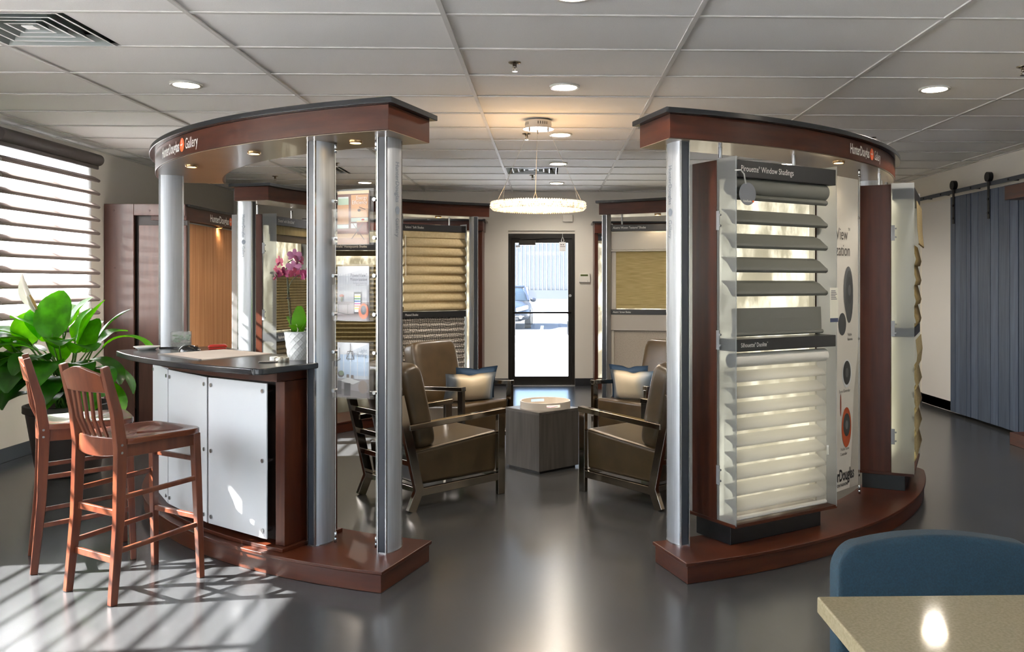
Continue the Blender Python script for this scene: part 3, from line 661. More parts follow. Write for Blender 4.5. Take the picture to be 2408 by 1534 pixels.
P1 = [('#7b5a50', 'q', 0, 0, 1, 1), ('#d9c9a8', 'q', 0, 0.94, 1, 1), ('#cfae8a', 'q', 0, 0.05, 1, 0.20), ('#b08a72', 'q', 0, 0, 1, 0.12), ('#8d695f', 'q', 0, 0.2, 1, 0.29),
      ('#c79a72', 'q', 0.0, 0.38, 0.36, 0.74), ('#b8cbb2', 'q', 0.02, 0.74, 0.36, 0.86), ('#dfe6e0', 'q', 0.02, 0.86, 0.36, 0.89), ('#cad6cd', 'q', 0, 0.30, 0.36, 0.37), ('#c99a70', 'q', 0.44, 0.5, 0.98, 0.92),
      ('#c4d0c6', 'q', 0.44, 0.42, 0.98, 0.49), ('#d4dad2', 'q', 0.44, 0.30, 0.62, 0.39), ('#7d4c44', 'q', 0.64, 0.18, 0.98, 0.41), ('#dcc9a4', 'q', 0.62, 0.41, 0.98, 0.435),
      ('#5c4a46', 'l', (0.50, 0.39), (0.86, 0.08), 0.008), ('#5c4a46', 'l', (0.84, 0.40), (0.46, 0.10), 0.008), ('#4a3c38', 'd', 0.70, 0.63, 0.05, 0.025), ('#4a3c38', 'l', (0.70, 0.69), (0.9, 0.64), 0.006), ('#c05040', 'd', 0.82, 0.455, 0.05, 0.014),
      ('#f1e9e2', 't', 'Energy', 0.95, 0.83, 0.098, 1.3), ('#f1e9e2', 't', 'Efficiency', 0.95, 0.745, 0.098, 1.3)]
P2 = [('#d3d3d6', 'q', 0, 0, 1, 1), ('#e2e2e4', 'p', [(0, 1), (0, 0.8), (0.9, 0.96), (0.9, 1)]), ('#c0c2c8', 'q', 0.05, 0.36, 1, 0.82), ('#a59a98', 'q', 0, 0, 1, 0.34), ('#857577', 'p', [(0, 0), (1, 0), (1, 0.22), (0.5, 0.12), (0, 0.1)])]
P2 += [('#aeb1b9', 'l', (x / 12 + 0.02, 0.38), (x / 12 + 0.02, 0.86), 0.003) for x in range(12)]
P2 += [('#7a746f', 'q', 0.0, 0.29, 0.4, 0.305), ('#5a5654', 'l', (0.05, 0.29), (0.05, 0.12), 0.006), ('#5a5654', 'l', (0.34, 0.29), (0.34, 0.12), 0.006), ('#5a5654', 'l', (0.03, 0.14), (0.4, 0.10), 0.006), ('#a8604c', 'd', 0.15, 0.45, 0.07, 0.03), ('#8a8f78', 'd', 0.15, 0.39, 0.04, 0.05),
       ('#2a2c34', 'q', 0.54, 0.12, 0.77, 0.52), ('#f0f0f0', 'q', 0.56, 0.155, 0.75, 0.485)]
for i, c in enumerate(('#d8cf5a', '#5fae78', '#4a7fc0', '#b65aa0', '#e07a4a', '#d8c84a')): P2.append((c, 'q', 0.56, 0.43 - i * 0.045, 0.75, 0.455 - i * 0.045))
P2 += [('#d9642c', 'd', 0.85, 0.17, 0.16, 0.145), ('#333840', 'd', 0.85, 0.19, 0.09, 0.085), ('#5a626c', 'd', 0.85, 0.19, 0.04, 0.035), ('#6a6a78', 't', 'PowerView\u2122', 0.96, 0.80, 0.086, 1.2), ('#6a6a78', 't', 'Motorization', 0.96, 0.725, 0.086, 1.2), ('#8a8a96', 't', 'Intelligent Shades that', 0.96, 0.675, 0.042, 1.2), ('#8a8a96', 't', 'Simplify your Life', 0.96, 0.637, 0.042, 1.2)]
P3 = [('#c6cbd2', 'q', 0, 0, 1, 1), ('#dddde0', 'p', [(0, 1), (0, 0.72), (0.95, 0.98), (0.95, 1)]), ('#b5c6da', 'q', 0.08, 0.40, 0.98, 0.78), ('#9a9290', 'q', 0, 0, 1, 0.34), ('#7a6f6e', 'p', [(0, 0), (1, 0), (1, 0.1), (0, 0.16)])]
P3 += [('#dcdfe3', 'l', (x, 0.36), (x, 0.84), 0.012) for x in (0.2, 0.42, 0.64, 0.86)]
P3 += [('#d8d6d4', 'p', [(0.08, 0.30), (0.5, 0.24), (0.72, 0.30), (0.35, 0.36)]), ('#3c3634', 'q', 0.22, 0.03, 0.42, 0.26), ('#5a4d48', 'd', 0.12, 0.42, 0.1, 0.06), ('#7d8a6c', 'd', 0.13, 0.44, 0.08, 0.045), ('#4a4442', 'q', 0.02, 0.05, 0.14, 0.3), ('#8a7a70', 'd', 0.82, 0.2, 0.15, 0.12), ('#6a5a52', 'q', 0.3, 0.36, 0.38, 0.42), ('#6a5a52', 'q', 0.44, 0.35, 0.52, 0.41)]
P3 += [('#4a4644', 'l', a_, b_, 0.006) for a_, b_ in (((0.42, 0.98), (0.42, 0.84)), ((0.30, 0.70), (0.42, 0.86)), ((0.54, 0.70), (0.42, 0.86)), ((0.30, 0.70), (0.54, 0.70)), ((0.30, 0.70), (0.34, 0.84)), ((0.54, 0.70), (0.50, 0.84)), ((0.34, 0.84), (0.50, 0.84)), ((0.36, 0.66), (0.36, 0.8)), ((0.48, 0.66), (0.48, 0.8)), ((0.08, 0.9), (0.08, 0.7)), ((0.02, 0.66), (0.12, 0.7)))]
P3 += [('#7a8798', 't', 'Light', 0.95, 0.83, 0.098, 1.3), ('#7a8798', 't', 'Filtering', 0.95, 0.745, 0.098, 1.3)]
holder('topmost clear brochure holder, titled Energy Efficiency', 1.645, 1.935, P1)
holder('middle clear brochure holder, titled PowerView Motorization', 1.255, 1.548, P2)
holder('lowest clear brochure holder, titled Light Filtering', 0.858, 1.155, P3)

# ------------------------------------------------------------------ shade towers
GLW = glow('backlit_trees', '#bdb49a', '#fff8e0', 0.34, 0.85, (7, 7, 3.2), 0.44, 0.60)
GLW2 = glow('backlit_trees_dim', '#b3a98a', '#f3ebd0', 0.36, 0.8, (7, 7, 3.2), 0.44, 0.60)
TW, ZB, ZH = 0.765, 0.098, 1.985
def signbar(t, z0, z1, s, y=-0.022, size=None, x0=0.006, w=TW):
    b = MB().box((x0 + 0.006, y, z0), (w - 0.012, y + 0.135, z1)).build('sign_bar', SIGN(), t, bevel=0.003)
    if s:
        m = MB(); fn = lambda u, v: Vector((u, y - 0.0012, v)); sz = size or (z1 - z0) * 0.50
        text(m, s, sz, fn, x0 + 0.03, (z0 + z1) / 2 - sz * 0.3, 0.76); m.build('lettering', LET(), b)
def tower(label, x, y, phi, signs, light, bottom_sign=None, rods=((0.10, 0.2), (0.66, 0.2)), zc=ZCB - ZP, zmid=(1.0, 1.06)):
    t = thing('display_tower', label, 'display stand', (x, y, ZP), phi, 'double-sided shade display towers')
    MB().box((0.02, 0.035, 0), (TW - 0.07, 0.30, ZB)).build('plinth', pr('plinth_black', '#0e0f12', 0.35), t, bevel=0.002)
    MB().box((0.0, -0.02, ZB), (TW, 0.34, ZB + 0.018)).build('bottom_tray', WOOD_H(), t, bevel=0.002)
    for xx in (0.0, TW - 0.02): MB().box((xx, 0.12, ZB + 0.018), (xx + 0.02, 0.31, ZH)).build('side_panel', WOOD_V(), t, bevel=0.002)
    for xx in (0.0205, TW - 0.0225): MB().box((xx, 0.118, ZB + 0.018), (xx + 0.002, 0.165, ZH - 0.005)).build('liner', pr('core_white', '#cfccc4', 0.7), t)
    MB().box((0.02, 0.20, ZB + 0.02), (TW - 0.02, 0.31, ZH - 0.01)).build('core', pr('core_white', '#cfccc4', 0.7), t)
    MB().box((0.022, 0.160, ZB + 0.02), (TW - 0.022, 0.166, ZH - 0.01)).build('light_panel', light, t)
    for xx, mt in ((0.002, FROST()), (TW - 0.010, FROST())):
        w_ = MB().box((xx, -0.022, ZB + 0.01), (xx + 0.008, 0.119, ZH + 0.006)).build('acrylic_wing', mt, t, bevel=0.0015, seg=1)
        for zz in (0.30, 1.0, 1.62):
            m = MB(); bx = xx - 0.004 if xx < 0.1 else xx + 0.008
            m.box((bx, 0.096, zz), (bx + 0.004, 0.119, zz + 0.10)); m.build('hinge_plate', pr('hinge_grey', '#8d9094', 0.45, 0.3), w_)
            m = MB()
            for q in (0.022, 0.078): m.cyl((bx - 0.004, 0.09, zz + q), (bx + 0.006, 0.09, zz + q), 0.006, 8)
            m.build('screw', pr('hinge_grey', '#8d9094', 0.45, 0.3), w_)
        MB().box((xx, 0.311, ZB + 0.01), (xx + 0.008, 0.43, ZH)).build('acrylic_wing', mt, t, bevel=0.0015, seg=1)
    for rx, ry in rods: MB().cyl((rx, ry, ZH - 0.01), (rx, ry, zc), 0.011, 12).build('hanging_rod', STEEL(), t, sharp=40)
    for (z0, z1, s) in signs: signbar(t, z0, z1, s)
    return t
def fabric(n, c1, c2, sc_, trl=0.25, tr=0.0):
    """woven cloth that lets some light through"""
    if n in MC: return MC[n]
    m = noisy(n, c1, c2, sc_, 0.85, None, 4, 0.1, 0, 1.0); nt_ = m.node_tree; b = nt_.nodes['Principled BSDF']; out = nt_.nodes['Material Output']; L = nt_.links.new
    tl = nt_.nodes.new('ShaderNodeBsdfTranslucent'); mx = nt_.nodes.new('ShaderNodeMixShader'); mx.inputs[0].default_value = trl
    src = b.inputs['Base Color'].links[0].from_socket; L(src, tl.inputs[0]); L(b.outputs[0], mx.inputs[1]); L(tl.outputs[0], mx.inputs[2]); last = mx
    if tr:
        tp = nt_.nodes.new('ShaderNodeBsdfTransparent'); m2 = nt_.nodes.new('ShaderNodeMixShader'); m2.inputs[0].default_value = tr; L(mx.outputs[0], m2.inputs[1]); L(tp.outputs[0], m2.inputs[2]); last = m2
    L(last.outputs[0], out.inputs[0]); return m
def shade(label, tw, cat='window shade'):
    l = FR[tw]; return thing('window_shade', label, cat, l.translation, l.to_euler()[2], 'shade samples on the display towers')
def sheet(prof, x0, x1, th=0.0015):
    """cloth strip following a (depth, height) profile between x0 and x1"""
    m = MB(); n = len(prof)
    vs = [(x, d, z) for x in (x0, x1) for d, z in prof] + [(x, d + th, z) for x in (x0, x1) for d, z in prof]
    fs = [(i, i + 1, n + i + 1, n + i) for i in range(n - 1)] + [(2 * n + i, 3 * n + i, 3 * n + i + 1, 2 * n + i + 1) for i in range(n - 1)]
    fs += [(0, n, 3 * n, 2 * n), (n - 1, 3 * n - 1, 4 * n - 1, 2 * n - 1)] + [(i, 2 * n + i, 2 * n + i + 1, i + 1) for i in range(n - 1)] + [(n + i, n + i + 1, 3 * n + i + 1, 3 * n + i) for i in range(n - 1)]
    return m.add(vs, fs)
# tower one by the aisle
T1 = tower('tall shade tower by the aisle with wood side and frosted wings', 0.935, 4.385, math.atan2(0.52, 0.854), [(1.885, 1.972, 'Pirouette\u00ae Window Shadings'), (0.995, 1.058, 'Silhouette\u00ae Duolite\u2122')], GLW)
GREYF = pr('grey_vane_cloth', '#6a6b64', 0.7, bump=0.1, bscale=500)
s1 = shade('grey Pirouette shade with four broad rounded vanes, open', T1)
MB().cyl((0.016, 0.035, 1.845), (TW - 0.05, 0.035, 1.845), 0.046, 32).build('roller', GREYF, s1, sharp=40)
amf = lambda zz: (lambda a_, d, z: Vector((a_, d + 0.012, z + zz)))
for zz in (1.772, 1.648, 1.524, 1.400, 1.276): m = MB(); vane(m, amf(zz), 0.016, TW - 0.055, 0.085 if zz < 1.7 else 0.03, 0.082 if zz < 1.7 else 0.038); m.build('vane', GREYF, s1, sharp=50)
sheet([(0.022, 1.215), (0.018, 1.16), (0.016, 1.10), (0.016, 1.082)], 0.016, TW - 0.085).build('skirt', GREYF, s1)
MB().cyl((0.016, 0.016, 1.080), (TW - 0.08, 0.016, 1.080), 0.011, 12).build('bottom_rail', GREYF, s1, sharp=40)
MB().box((0.018, 0.098, 1.09), (TW - 0.06, 0.0985, 1.82)).build('sheer_backing', veil('sheer_back', '#efeee6', 0.78, 0.7, 0.4, 0.0), s1)
s2 = shade('white sheer Silhouette shade glowing below the grey one', T1)
WSH = veil('white_sheer', '#f6f5f1', 0.78, 0.75, 0.4, 0.0); WV = veil('white_vane', '#f6f5f1', 0.08, 0.55, 0.4, 0.0)
MB().cyl((0.016, 0.03, 0.947), (TW - 0.05, 0.03, 0.947), 0.036, 28).build('roller', pr('roller_white', '#dedbd2', 0.5), s2, sharp=40)
for k in range(9):
    z = 0.835 - k * 0.083
    sheet([(0.012, z), (0.016, z + 0.018), (0.035, z + 0.032), (0.06, z + 0.04), (0.075, z + 0.052)], 0.016, TW - 0.055).build('vane', WV, s2, smooth=True)
MB().box((0.016, 0.008, 0.135), (TW - 0.055, 0.0085, 0.92)).build('front_sheer', WSH, s2)
MB().box((0.016, 0.078, 0.135), (TW - 0.055, 0.0785, 0.92)).build('back_sheer', veil('sheer_back', '#efeee6', 0.78, 0.7), s2)
MB().cyl((0.014, 0.02, 0.135), (TW - 0.05, 0.02, 0.135), 0.012, 12).build('bottom_rail', pr('roller_white', '#dedbd2', 0.5), s2, sharp=40)
MB().cyl((TW - 0.06, -0.006, 0.40), (TW - 0.06, -0.006, 0.45), 0.006, 10).build('cord_tassel', pr('roller_white', '#dedbd2', 0.5), s2)
# round hang tag and rating card on the tower
ht = thing('hang_tag', 'round translucent hang tag at the top corner of the Pirouette shade', 'tag', FR[T1] @ Vector((0.075, -0.03, 1.80)), FR[T1].to_euler()[2])
m = MB(); m.cyl((0, 0, 0), (0, -0.002, 0), 0.058, 28); m.build('disc', veil('tag_film', '#8f949e', 0.25, 0.3, 0.3, 0.05), ht)
MB().tube([(-0.085, 0.0, 0.115), (-0.05, -0.004, 0.118), (-0.03, -0.006, 0.10), (-0.015, -0.004, 0.05)], 0.004, 6).build('strap', pr('strap_grey', '#b9b9b6', 0.5), ht, smooth=True)
m = MB(); fn = lambda u, v: Vector((u, -0.0035, v)); text(m, 'HunterDouglas', 0.016, fn, -0.004, -0.042, 0.6, 0.02, 'C')
m.build('lettering', LET(), ht); m = MB(); disc(m, 0.037, -0.037, 0.006, fn); m.build('logo_disc', ORANGE, ht)
rc_ = thing('rating_card', 'small white printed card hung at the edge of the grey shade', 'card', FR[T1] @ Vector((TW - 0.035, -0.03, 1.13)), FR[T1].to_euler()[2])
MB().box((-0.035, -0.001, 0.0), (0.03, 0.001, 0.19)).build('card', pr('card_cream', '#d9d6c8', 0.6), rc_)
m = MB(); fn = lambda u, v: Vector((u, -0.002, v)); quad(m, -0.035, 0, 0.03, 0.022, fn); m.build('colour_band', pr('card_navy', '#3a4462', 0.5), rc_)
m = MB()
for i in range(6): quad(m, -0.028, 0.125 + i * 0.009, 0.02 - (i % 3) * 0.006, 0.129 + i * 0.009, fn)
m.build('small_print', pr('ink_grey', '#6a6a70', 0.6), rc_)
# tower two, seen from its end
T2 = tower('second shade tower turned side-on, wood end and frosted wing', 2.327, 5.515, math.atan2(0.899, 0.438), [(1.885, 1.965, None), (0.995, 1.055, None)], glow('backlit_warm', '#cfc7a8', '#fff3cc', 0.75, 1.0, (2, 2, 1.2), 0.4, 0.7))
WOV = fabric('woven_straw', '#8f7d54', '#ab9a6c', (60, 60, 160), 0.12)
s3 = shade('textured straw roman shade with soft rolls, seen edge-on', T2)
sheet([(-0.035, 1.875), (-0.04, 1.70), (-0.05, 1.60), (-0.045, 1.595)], 0.016, TW - 0.03).build('valance', WOV, s3)
for k in range(4):
    z = 1.60 - k * 0.135
    sheet([(-0.008, z), (-0.02, z - 0.05), (-0.032, z - 0.10), (-0.024, z - 0.132), (-0.004, z - 0.138)], 0.016, TW - 0.03).build('fold', WOV, s3, smooth=True)
LINN = fabric('pale_linen', '#a39570', '#bdb088', (80, 80, 80), 0.2)
s4 = shade('pale linen roman shade under the straw one, seen edge-on', T2)
sheet([(-0.03, 0.98), (-0.04, 0.88), (-0.03, 0.79), (-0.02, 0.78)], 0.016, TW - 0.03).build('valance', LINN, s4)
for k in range(4):
    z = 0.79 - k * 0.15
    sheet([(-0.006, z), (-0.022, z - 0.06), (-0.036, z - 0.12), (-0.02, z - 0.15), (-0.004, z - 0.154)], 0.016, TW - 0.03).build('fold', LINN, s4, smooth=True)
# tall printed poster between the towers
pp = Vector((1.52, 5.045, 0)); pd = math.atan2(0.44, 0.455)
po = thing('tall_poster', 'tall white motorization poster with remote controls between the shade towers', 'poster', (pp.x, pp.y, 0.165), pd)
PWd, PH = 0.63, 1.945
MB().box((0, -0.002, 0), (PWd, 0.004, PH)).build('board', pr('poster_white', '#d8d5cd', 0.5), po, bevel=0.001, seg=1)
for zz in (0.06, 0.93, 1.70): MB().cyl((PWd + 0.004, -0.008, zz), (PWd + 0.004, 0.01, zz), 0.008, 12).build('cable_clip', STEEL(), po)
def pf(o_): return lambda u, v: Vector((u, -0.003 - o_ * 0.0003, v))
m = MB(); poly(m, [(PWd, 0), (PWd, 0.88), (PWd - 0.06, 0.60), (PWd - 0.085, 0.3), (PWd - 0.12, 0)], pf(1)); m.build('grey_swoosh', pr('poster_grey', '#b5b1a8', 0.5), po)
IG = pr('ink_grey2', '#54524f', 0.6)
for lines in ((('PowerView\u2122', 0.105, 0.115, 1.555, 0.72), ('Motorization', 0.105, 0.115, 1.455, 0.72)), (('Pebble', 0.026, 0.09, 0.955, 0.8), ('Remote', 0.026, 0.08, 0.925, 0.8)),
              (('Scene Controller', 0.026, 0.11, 0.605, 0.8),), (('Pebble Scene', 0.026, 0.125, 0.245, 0.8), ('Controller', 0.026, 0.15, 0.215, 0.8))):
    m = MB()
    for w_, sz, dx, zz, sx in lines: text(m, w_, sz, pf(2), PWd - dx, zz, sx, 0, 'R')
    m.build('caption', IG, po)
m = MB(); text(m, 'HunterDouglas', 0.10, pf(2), PWd - 0.06, 0.06, 0.6, 0.03, 'R'); text(m, 'WINDOW FASHIONS', 0.026, pf(2), PWd - 0.14, 0.025, 0.8, 0.02, 'R'); m.build('brand_lettering', pr('ink_dark', '#2a2a2c', 0.6), po)
def pic(nm, items):
    mats = []; m = MB()
    for i, (c, x, z, rx, rz) in enumerate(items):
        n_ = 'print_' + c.strip('#'); pr(n_, c, 0.4)
        if n_ not in mats: mats.append(n_)
        m.cur = mats.index(n_); disc(m, x, z, rx, pf(3 + i), 28, rz)
    m.build(nm, [MC[q] for q in mats], po)
pic('printed_remote', [('#6d7174', PWd - 0.135, 1.235, 0.062, 0.155), ('#54575a', PWd - 0.125, 1.20, 0.052, 0.165), ('#4a4d50', PWd - 0.122, 1.24, 0.04, 0.085), ('#66696c', PWd - 0.122, 1.24, 0.018, 0.035)])
pic('printed_pebble', [('#4c5053', PWd - 0.215, 1.03, 0.05, 0.07)])
pic('printed_controller', [('#d8dcde', PWd - 0.155, 0.72, 0.062, 0.088), ('#3d4144', PWd - 0.155, 0.725, 0.05, 0.075), ('#5c6164', PWd - 0.155, 0.725, 0.02, 0.03)])
pic('printed_orange_controller', [('#8a4a3a', PWd - 0.235, 0.53, 0.008, 0.07), ('#b5512c', PWd - 0.16, 0.385, 0.062, 0.125), ('#3f4548', PWd - 0.158, 0.40, 0.045, 0.072), ('#6d7376', PWd - 0.158, 0.40, 0.018, 0.028)])
# far towers facing the lounge
HC = fabric('honeycomb_cloth', '#9d9068', '#ada077', (40, 40, 8), 0.35)
HC2 = fabric('honeycomb_grey', '#7d7258', '#8c8168', (40, 40, 8), 0.3)
T3 = tower('shade tower behind the orchid facing the armchairs', -2.54, 8.10, R(78), [(1.885, 1.965, 'Duette\u00ae with UltraGlide\u00ae'), (0.80, 0.88, 'Applause\u00ae Honeycomb Shades')], GLW2, None, ((0.06, 0.2), (0.70, 0.2)))
def pleats(nm, s_, mat, z0, z1, step, d0, d1, x0, x1):
    n = max(1, round((z0 - z1) / step))
    for k in range(n):
        z = z0 - k * step
        sheet([(d1, z), (d0, z - step / 2), (d1, z - step)], x0, x1).build(nm, mat, s_)
s5 = shade('beige honeycomb shade half lowered below the Duette sign', T3)
MB().box((0.012, 0.0, 1.80), (TW - 0.012, 0.06, 1.885)).build('head_rail', HC, s5, bevel=0.005)
MB().box((0.016, 0.015, 1.735), (TW - 0.02, 0.05, 1.80)).build('stacked_cells', pr('stack_brown', '#5f5238', 0.8), s5, bevel=0.004)
MB().box((0.016, 0.012, 1.43), (TW - 0.02, 0.05, 1.45)).build('middle_rail', HC, s5, bevel=0.004)
pleats('pleat', s5, HC, 1.43, 0.90, 0.0265, 0.012, 0.03, 0.016, TW - 0.02)
s6 = shade('taupe honeycomb shade below the Applause sign behind the orchid pot', T3)
pleats('pleat', s6, HC2, 0.80, 0.14, 0.044, 0.005, 0.035, 0.016, TW - 0.02)
T4 = tower('shade tower behind the armchair with the cream pleated shade', -1.55, 9.18, R(33), [(1.90, 1.972, 'Solera\u2122 Soft Shades'), (0.975, 1.04, 'Pleated Shades')], GLW2)
SOL = fabric('solera_cream', '#cdb98f', '#d8c69e', (50, 50, 50), 0.22)
s7 = shade('cream soft-fold Solera shade with deep horizontal waves', T4)
MB().box((0.014, -0.012, 1.83), (TW - 0.014, 0.05, 1.90)).build('head_rail', SOL, s7, bevel=0.006)
for k in range(8):
    z = 1.83 - k * 0.098
    sheet([(0.0, z), (-0.014, z - 0.018), (-0.034, z - 0.05), (-0.04, z - 0.072), (-0.022, z - 0.092), (0.0, z - 0.098)], 0.014, TW - 0.014).build('fold', SOL, s7, smooth=True)
MB().box((0.014, -0.006, 1.045), (TW - 0.014, 0.012, 1.095)).build('bottom_rail', SOL, s7, bevel=0.004)
MB().tube([(0.03, -0.045, 1.85), (0.03, -0.05, 1.42)], 0.0035, 6).build('wand', pr('wand_clear', '#d8d4c8', 0.3), s7)
def crosshatch():
    m, n, b = nmat('crosshatch_print'); L = n.links.new; tc = n.nodes.new('ShaderNodeTexCoord')
    nz = n.nodes.new('ShaderNodeTexNoise'); nz.inputs['Scale'].default_value = 9; L(tc.outputs['Object'], nz.inputs['Vector'])
    ad = n.nodes.new('ShaderNodeMixRGB'); ad.blend_type = 'LINEAR_LIGHT'; ad.inputs[0].default_value = 0.03; L(tc.outputs['Object'], ad.inputs[1]); L(nz.outputs[1], ad.inputs[2])
    outs = []
    for ax, s in (('X', 13), ('Z', 11)):
        w = n.nodes.new('ShaderNodeTexWave'); w.wave_type = 'BANDS'; w.bands_direction = ax; w.inputs['Scale'].default_value = s; w.inputs['Distortion'].default_value = 1.2; w.inputs['Detail'].default_value = 1; w.inputs['Detail Scale'].default_value = 3
        L(ad.outputs[0], w.inputs['Vector']); r = n.nodes.new('ShaderNodeValToRGB'); r.color_ramp.elements[0].position = 0.10; r.color_ramp.elements[1].position = 0.2; L(w.outputs[0], r.inputs[0]); outs.append(r)
    mn = n.nodes.new('ShaderNodeMixRGB'); mn.blend_type = 'MULTIPLY'; mn.inputs[0].default_value = 1; L(outs[0].outputs[0], mn.inputs[1]); L(outs[1].outputs[0], mn.inputs[2])
    cm = n.nodes.new('ShaderNodeMixRGB'); cm.inputs[1].default_value = lin('#57524f'); cm.inputs[2].default_value = lin('#b9b2a8'); L(mn.outputs[0], cm.inputs[0]); L(cm.outputs[0], b.inputs['Base Color']); b.inputs['Roughness'].default_value = 0.8
    return m
CH = crosshatch()
s8 = shade('pleated shade printed with dark crossing lines above the armchair', T4)
pleats('pleat', s8, CH, 0.975, 0.14, 0.06, 0.0, 0.026, 0.014, TW - 0.014)
T5 = tower('shade tower behind the far armchair next to the keypad wall', 0.665, 9.36, R(-14), [(1.905, 1.975, 'Alustra Woven Textures\u00ae Shades'), (1.005, 1.06, 'Alustra\u2122 Screen Shades')], GLW)
WVT = fabric('woven_grass', '#ad9c68', '#cfbf8e', (6, 6, 240), 0.30)
PALE = pr('shade_frame_pale', '#c9c4ba', 0.6)
s9 = shade('golden woven-grass flat roman shade in a pale frame', T5)
MB().box((0.012, -0.022, 1.70), (TW - 0.012, 0.06, 1.90)).build('cassette', PALE, s9, bevel=0.012)
MB().box((0.012, -0.025, 1.685), (TW - 0.012, 0.03, 1.70)).build('cassette_lip', PALE, s9, bevel=0.004)
for x0, x1 in ((0.012, 0.065), (TW - 0.065, TW - 0.012)): MB().box((x0, 0.0, 1.06), (x1, 0.05, 1.685)).build('side_channel', PALE, s9, bevel=0.004)
for za, zb in ((1.685, 1.45), (1.45, 1.27), (1.27, 1.115), (1.115, 1.072)): sheet([(0.012, za), (0.008, (za + zb) / 2), (0.004, zb)], 0.066, TW - 0.066).build('flat_fold', WVT, s9)
s10 = shade('pale grey screen shade hanging below the woven-grass one', T5)
MB().box((0.006, -0.025, 0.835), (TW - 0.006, 0.06, 1.005)).build('cassette', pr('screen_grey', '#a7a199', 0.6), s10, bevel=0.004)
for x0, x1 in ((0.01, 0.045), (TW - 0.045, TW - 0.01)): MB().box((x0, -0.005, 0.13), (x1, 0.05, 0.835)).build('side_channel', PALE, s10, bevel=0.003)
MB().box((0.045, 0.012, 0.16), (TW - 0.045, 0.014, 0.835)).build('screen_cloth', fabric('screen_cloth', '#a89f93', '#b5aca0', (90, 90, 90), 0.15), s10)
MB().box((0.045, 0.004, 0.14), (TW - 0.045, 0.022, 0.165)).build('bottom_rail', PALE, s10, bevel=0.003)

# ------------------------------------------------------------------ service counter on the first kiosk
def pol(c, r, a, z=0): return Vector((c[0] + r * math.cos(R(a)), c[1] + r * math.sin(R(a)), z))
ct = thing('service_counter', 'curved bar-height service counter with black top and frosted front panels', 'counter', pol(CL, 2.95, -134, ZP))
ZK = 1.045
MB().prism(sector(*CL, 2.76, 3.38, -118.4, -148.5, 40, 0.05, 0.10), ZK - 0.032, ZK).build('counter_top', LAMI(), ct, world=True, bevel=0.012, seg=3)
MB().prism(sector(*CL, 2.80, 3.17, -120.4, -147.5, 32), 0.955, ZK - 0.032).build('apron', WOOD_H(), ct, world=True, bevel=0.003)
MB().prism(sector(*CL, 2.78, 3.07, -121.2, -150, 32), ZP + 0.02, 0.955).build('carcass', pr('carcass_dark', '#2a1b15', 0.6), ct, world=True)
MB().prism(sector(*CL, 2.74, 3.165, -119.8, -152, 32), ZP, ZP + 0.02).build('foot_strip', WOOD_H(), ct, world=True, bevel=0.003)
MB().prism(sector(*CL, 2.76, 3.13, -120.2, -121.4, 4), ZP + 0.02, 0.955).build('end_panel', WOOD_V(), ct, world=True, bevel=0.003)
for i, (p, q) in enumerate(((-122.2, -131.6), (-131.9, -142.2), (-142.5, -152.3))):
    A, B = pol(CL, 3.145, p), pol(CL, 3.145, q); d = (B - A); L_ = d.length; M = Matrix.Translation((A.x, A.y, 0)) @ Matrix.Rotation(math.atan2(d.y, d.x), 4, 'Z')
    f = MB().box((0, -0.004, 0.15), (L_, 0.004, 0.94), M).build('frosted_panel', pr('frosted_panel_face', '#dde1e5', 0.38, 0.1, 0, 0.5), ct, world=True, bevel=0.0015, seg=1)
    for xx in (0.03, L_ - 0.03):
        for zz in (0.19, 0.545, 0.90):
            MB().cyl(M @ Vector((xx, 0.010, zz)), M @ Vector((xx, -0.05, zz)), 0.011, 14).build('standoff', STEEL(), f, world=True, sharp=40)
# things on the counter
WHT = pr('glaze_white', '#e6e6e4', 0.3)
o = thing('dish', 'shallow frosted white dish at the pointed end of the counter', 'dish', (-2.436, 5.33, ZK))
MB().lathe([(0.0001, 0.002), (0.045, 0.0), (0.06, 0.012), (0.075, 0.020), (0.073, 0.0225), (0.055, 0.014), (0.0001, 0.006)], 28).build('bowl', WHT, o, smooth=True)
pen = thing('pen', 'black pen lying beside the white dish', 'pen', (-2.33, 5.43, ZK), R(25))
MB().tube([(-0.07, 0, 0.005), (0.05, 0, 0.005), (0.07, 0, 0.003)], [0.0045, 0.0045, 0.0015], 8).build('barrel', BLK(), pen, smooth=True)
MB().box((-0.06, -0.001, 0.009), (-0.02, 0.001, 0.011)).build('clip', STEEL(), pen)
gp = thing('glass_planter', 'square glass cube holding small green succulents', 'planter', (-2.30, 5.50, ZK), R(20))
m = MB(); s = 0.058
for a_, b_ in (((-s, -s), (s, -s + 0.004)), ((-s, s - 0.004), (s, s)), ((-s, -s), (-s + 0.004, s)), ((s - 0.004, -s), (s, s))): m.box((a_[0], a_[1], 0), (b_[0], b_[1], 0.10))
m.box((-s, -s, 0), (s, s, 0.006)); m.build('glass_box', veil('vase_glass', '#e8f0ee', 0.82, 0.5, 0.03, 0.06), gp)
MB().box((-s + 0.005, -s + 0.005, 0.006), (s - 0.005, s - 0.005, 0.035)).build('gravel', noisy('gravel_pale', '#8d8a84', '#c8c4bc', (150, 150, 150), 0.9), gp)
random.seed(11)
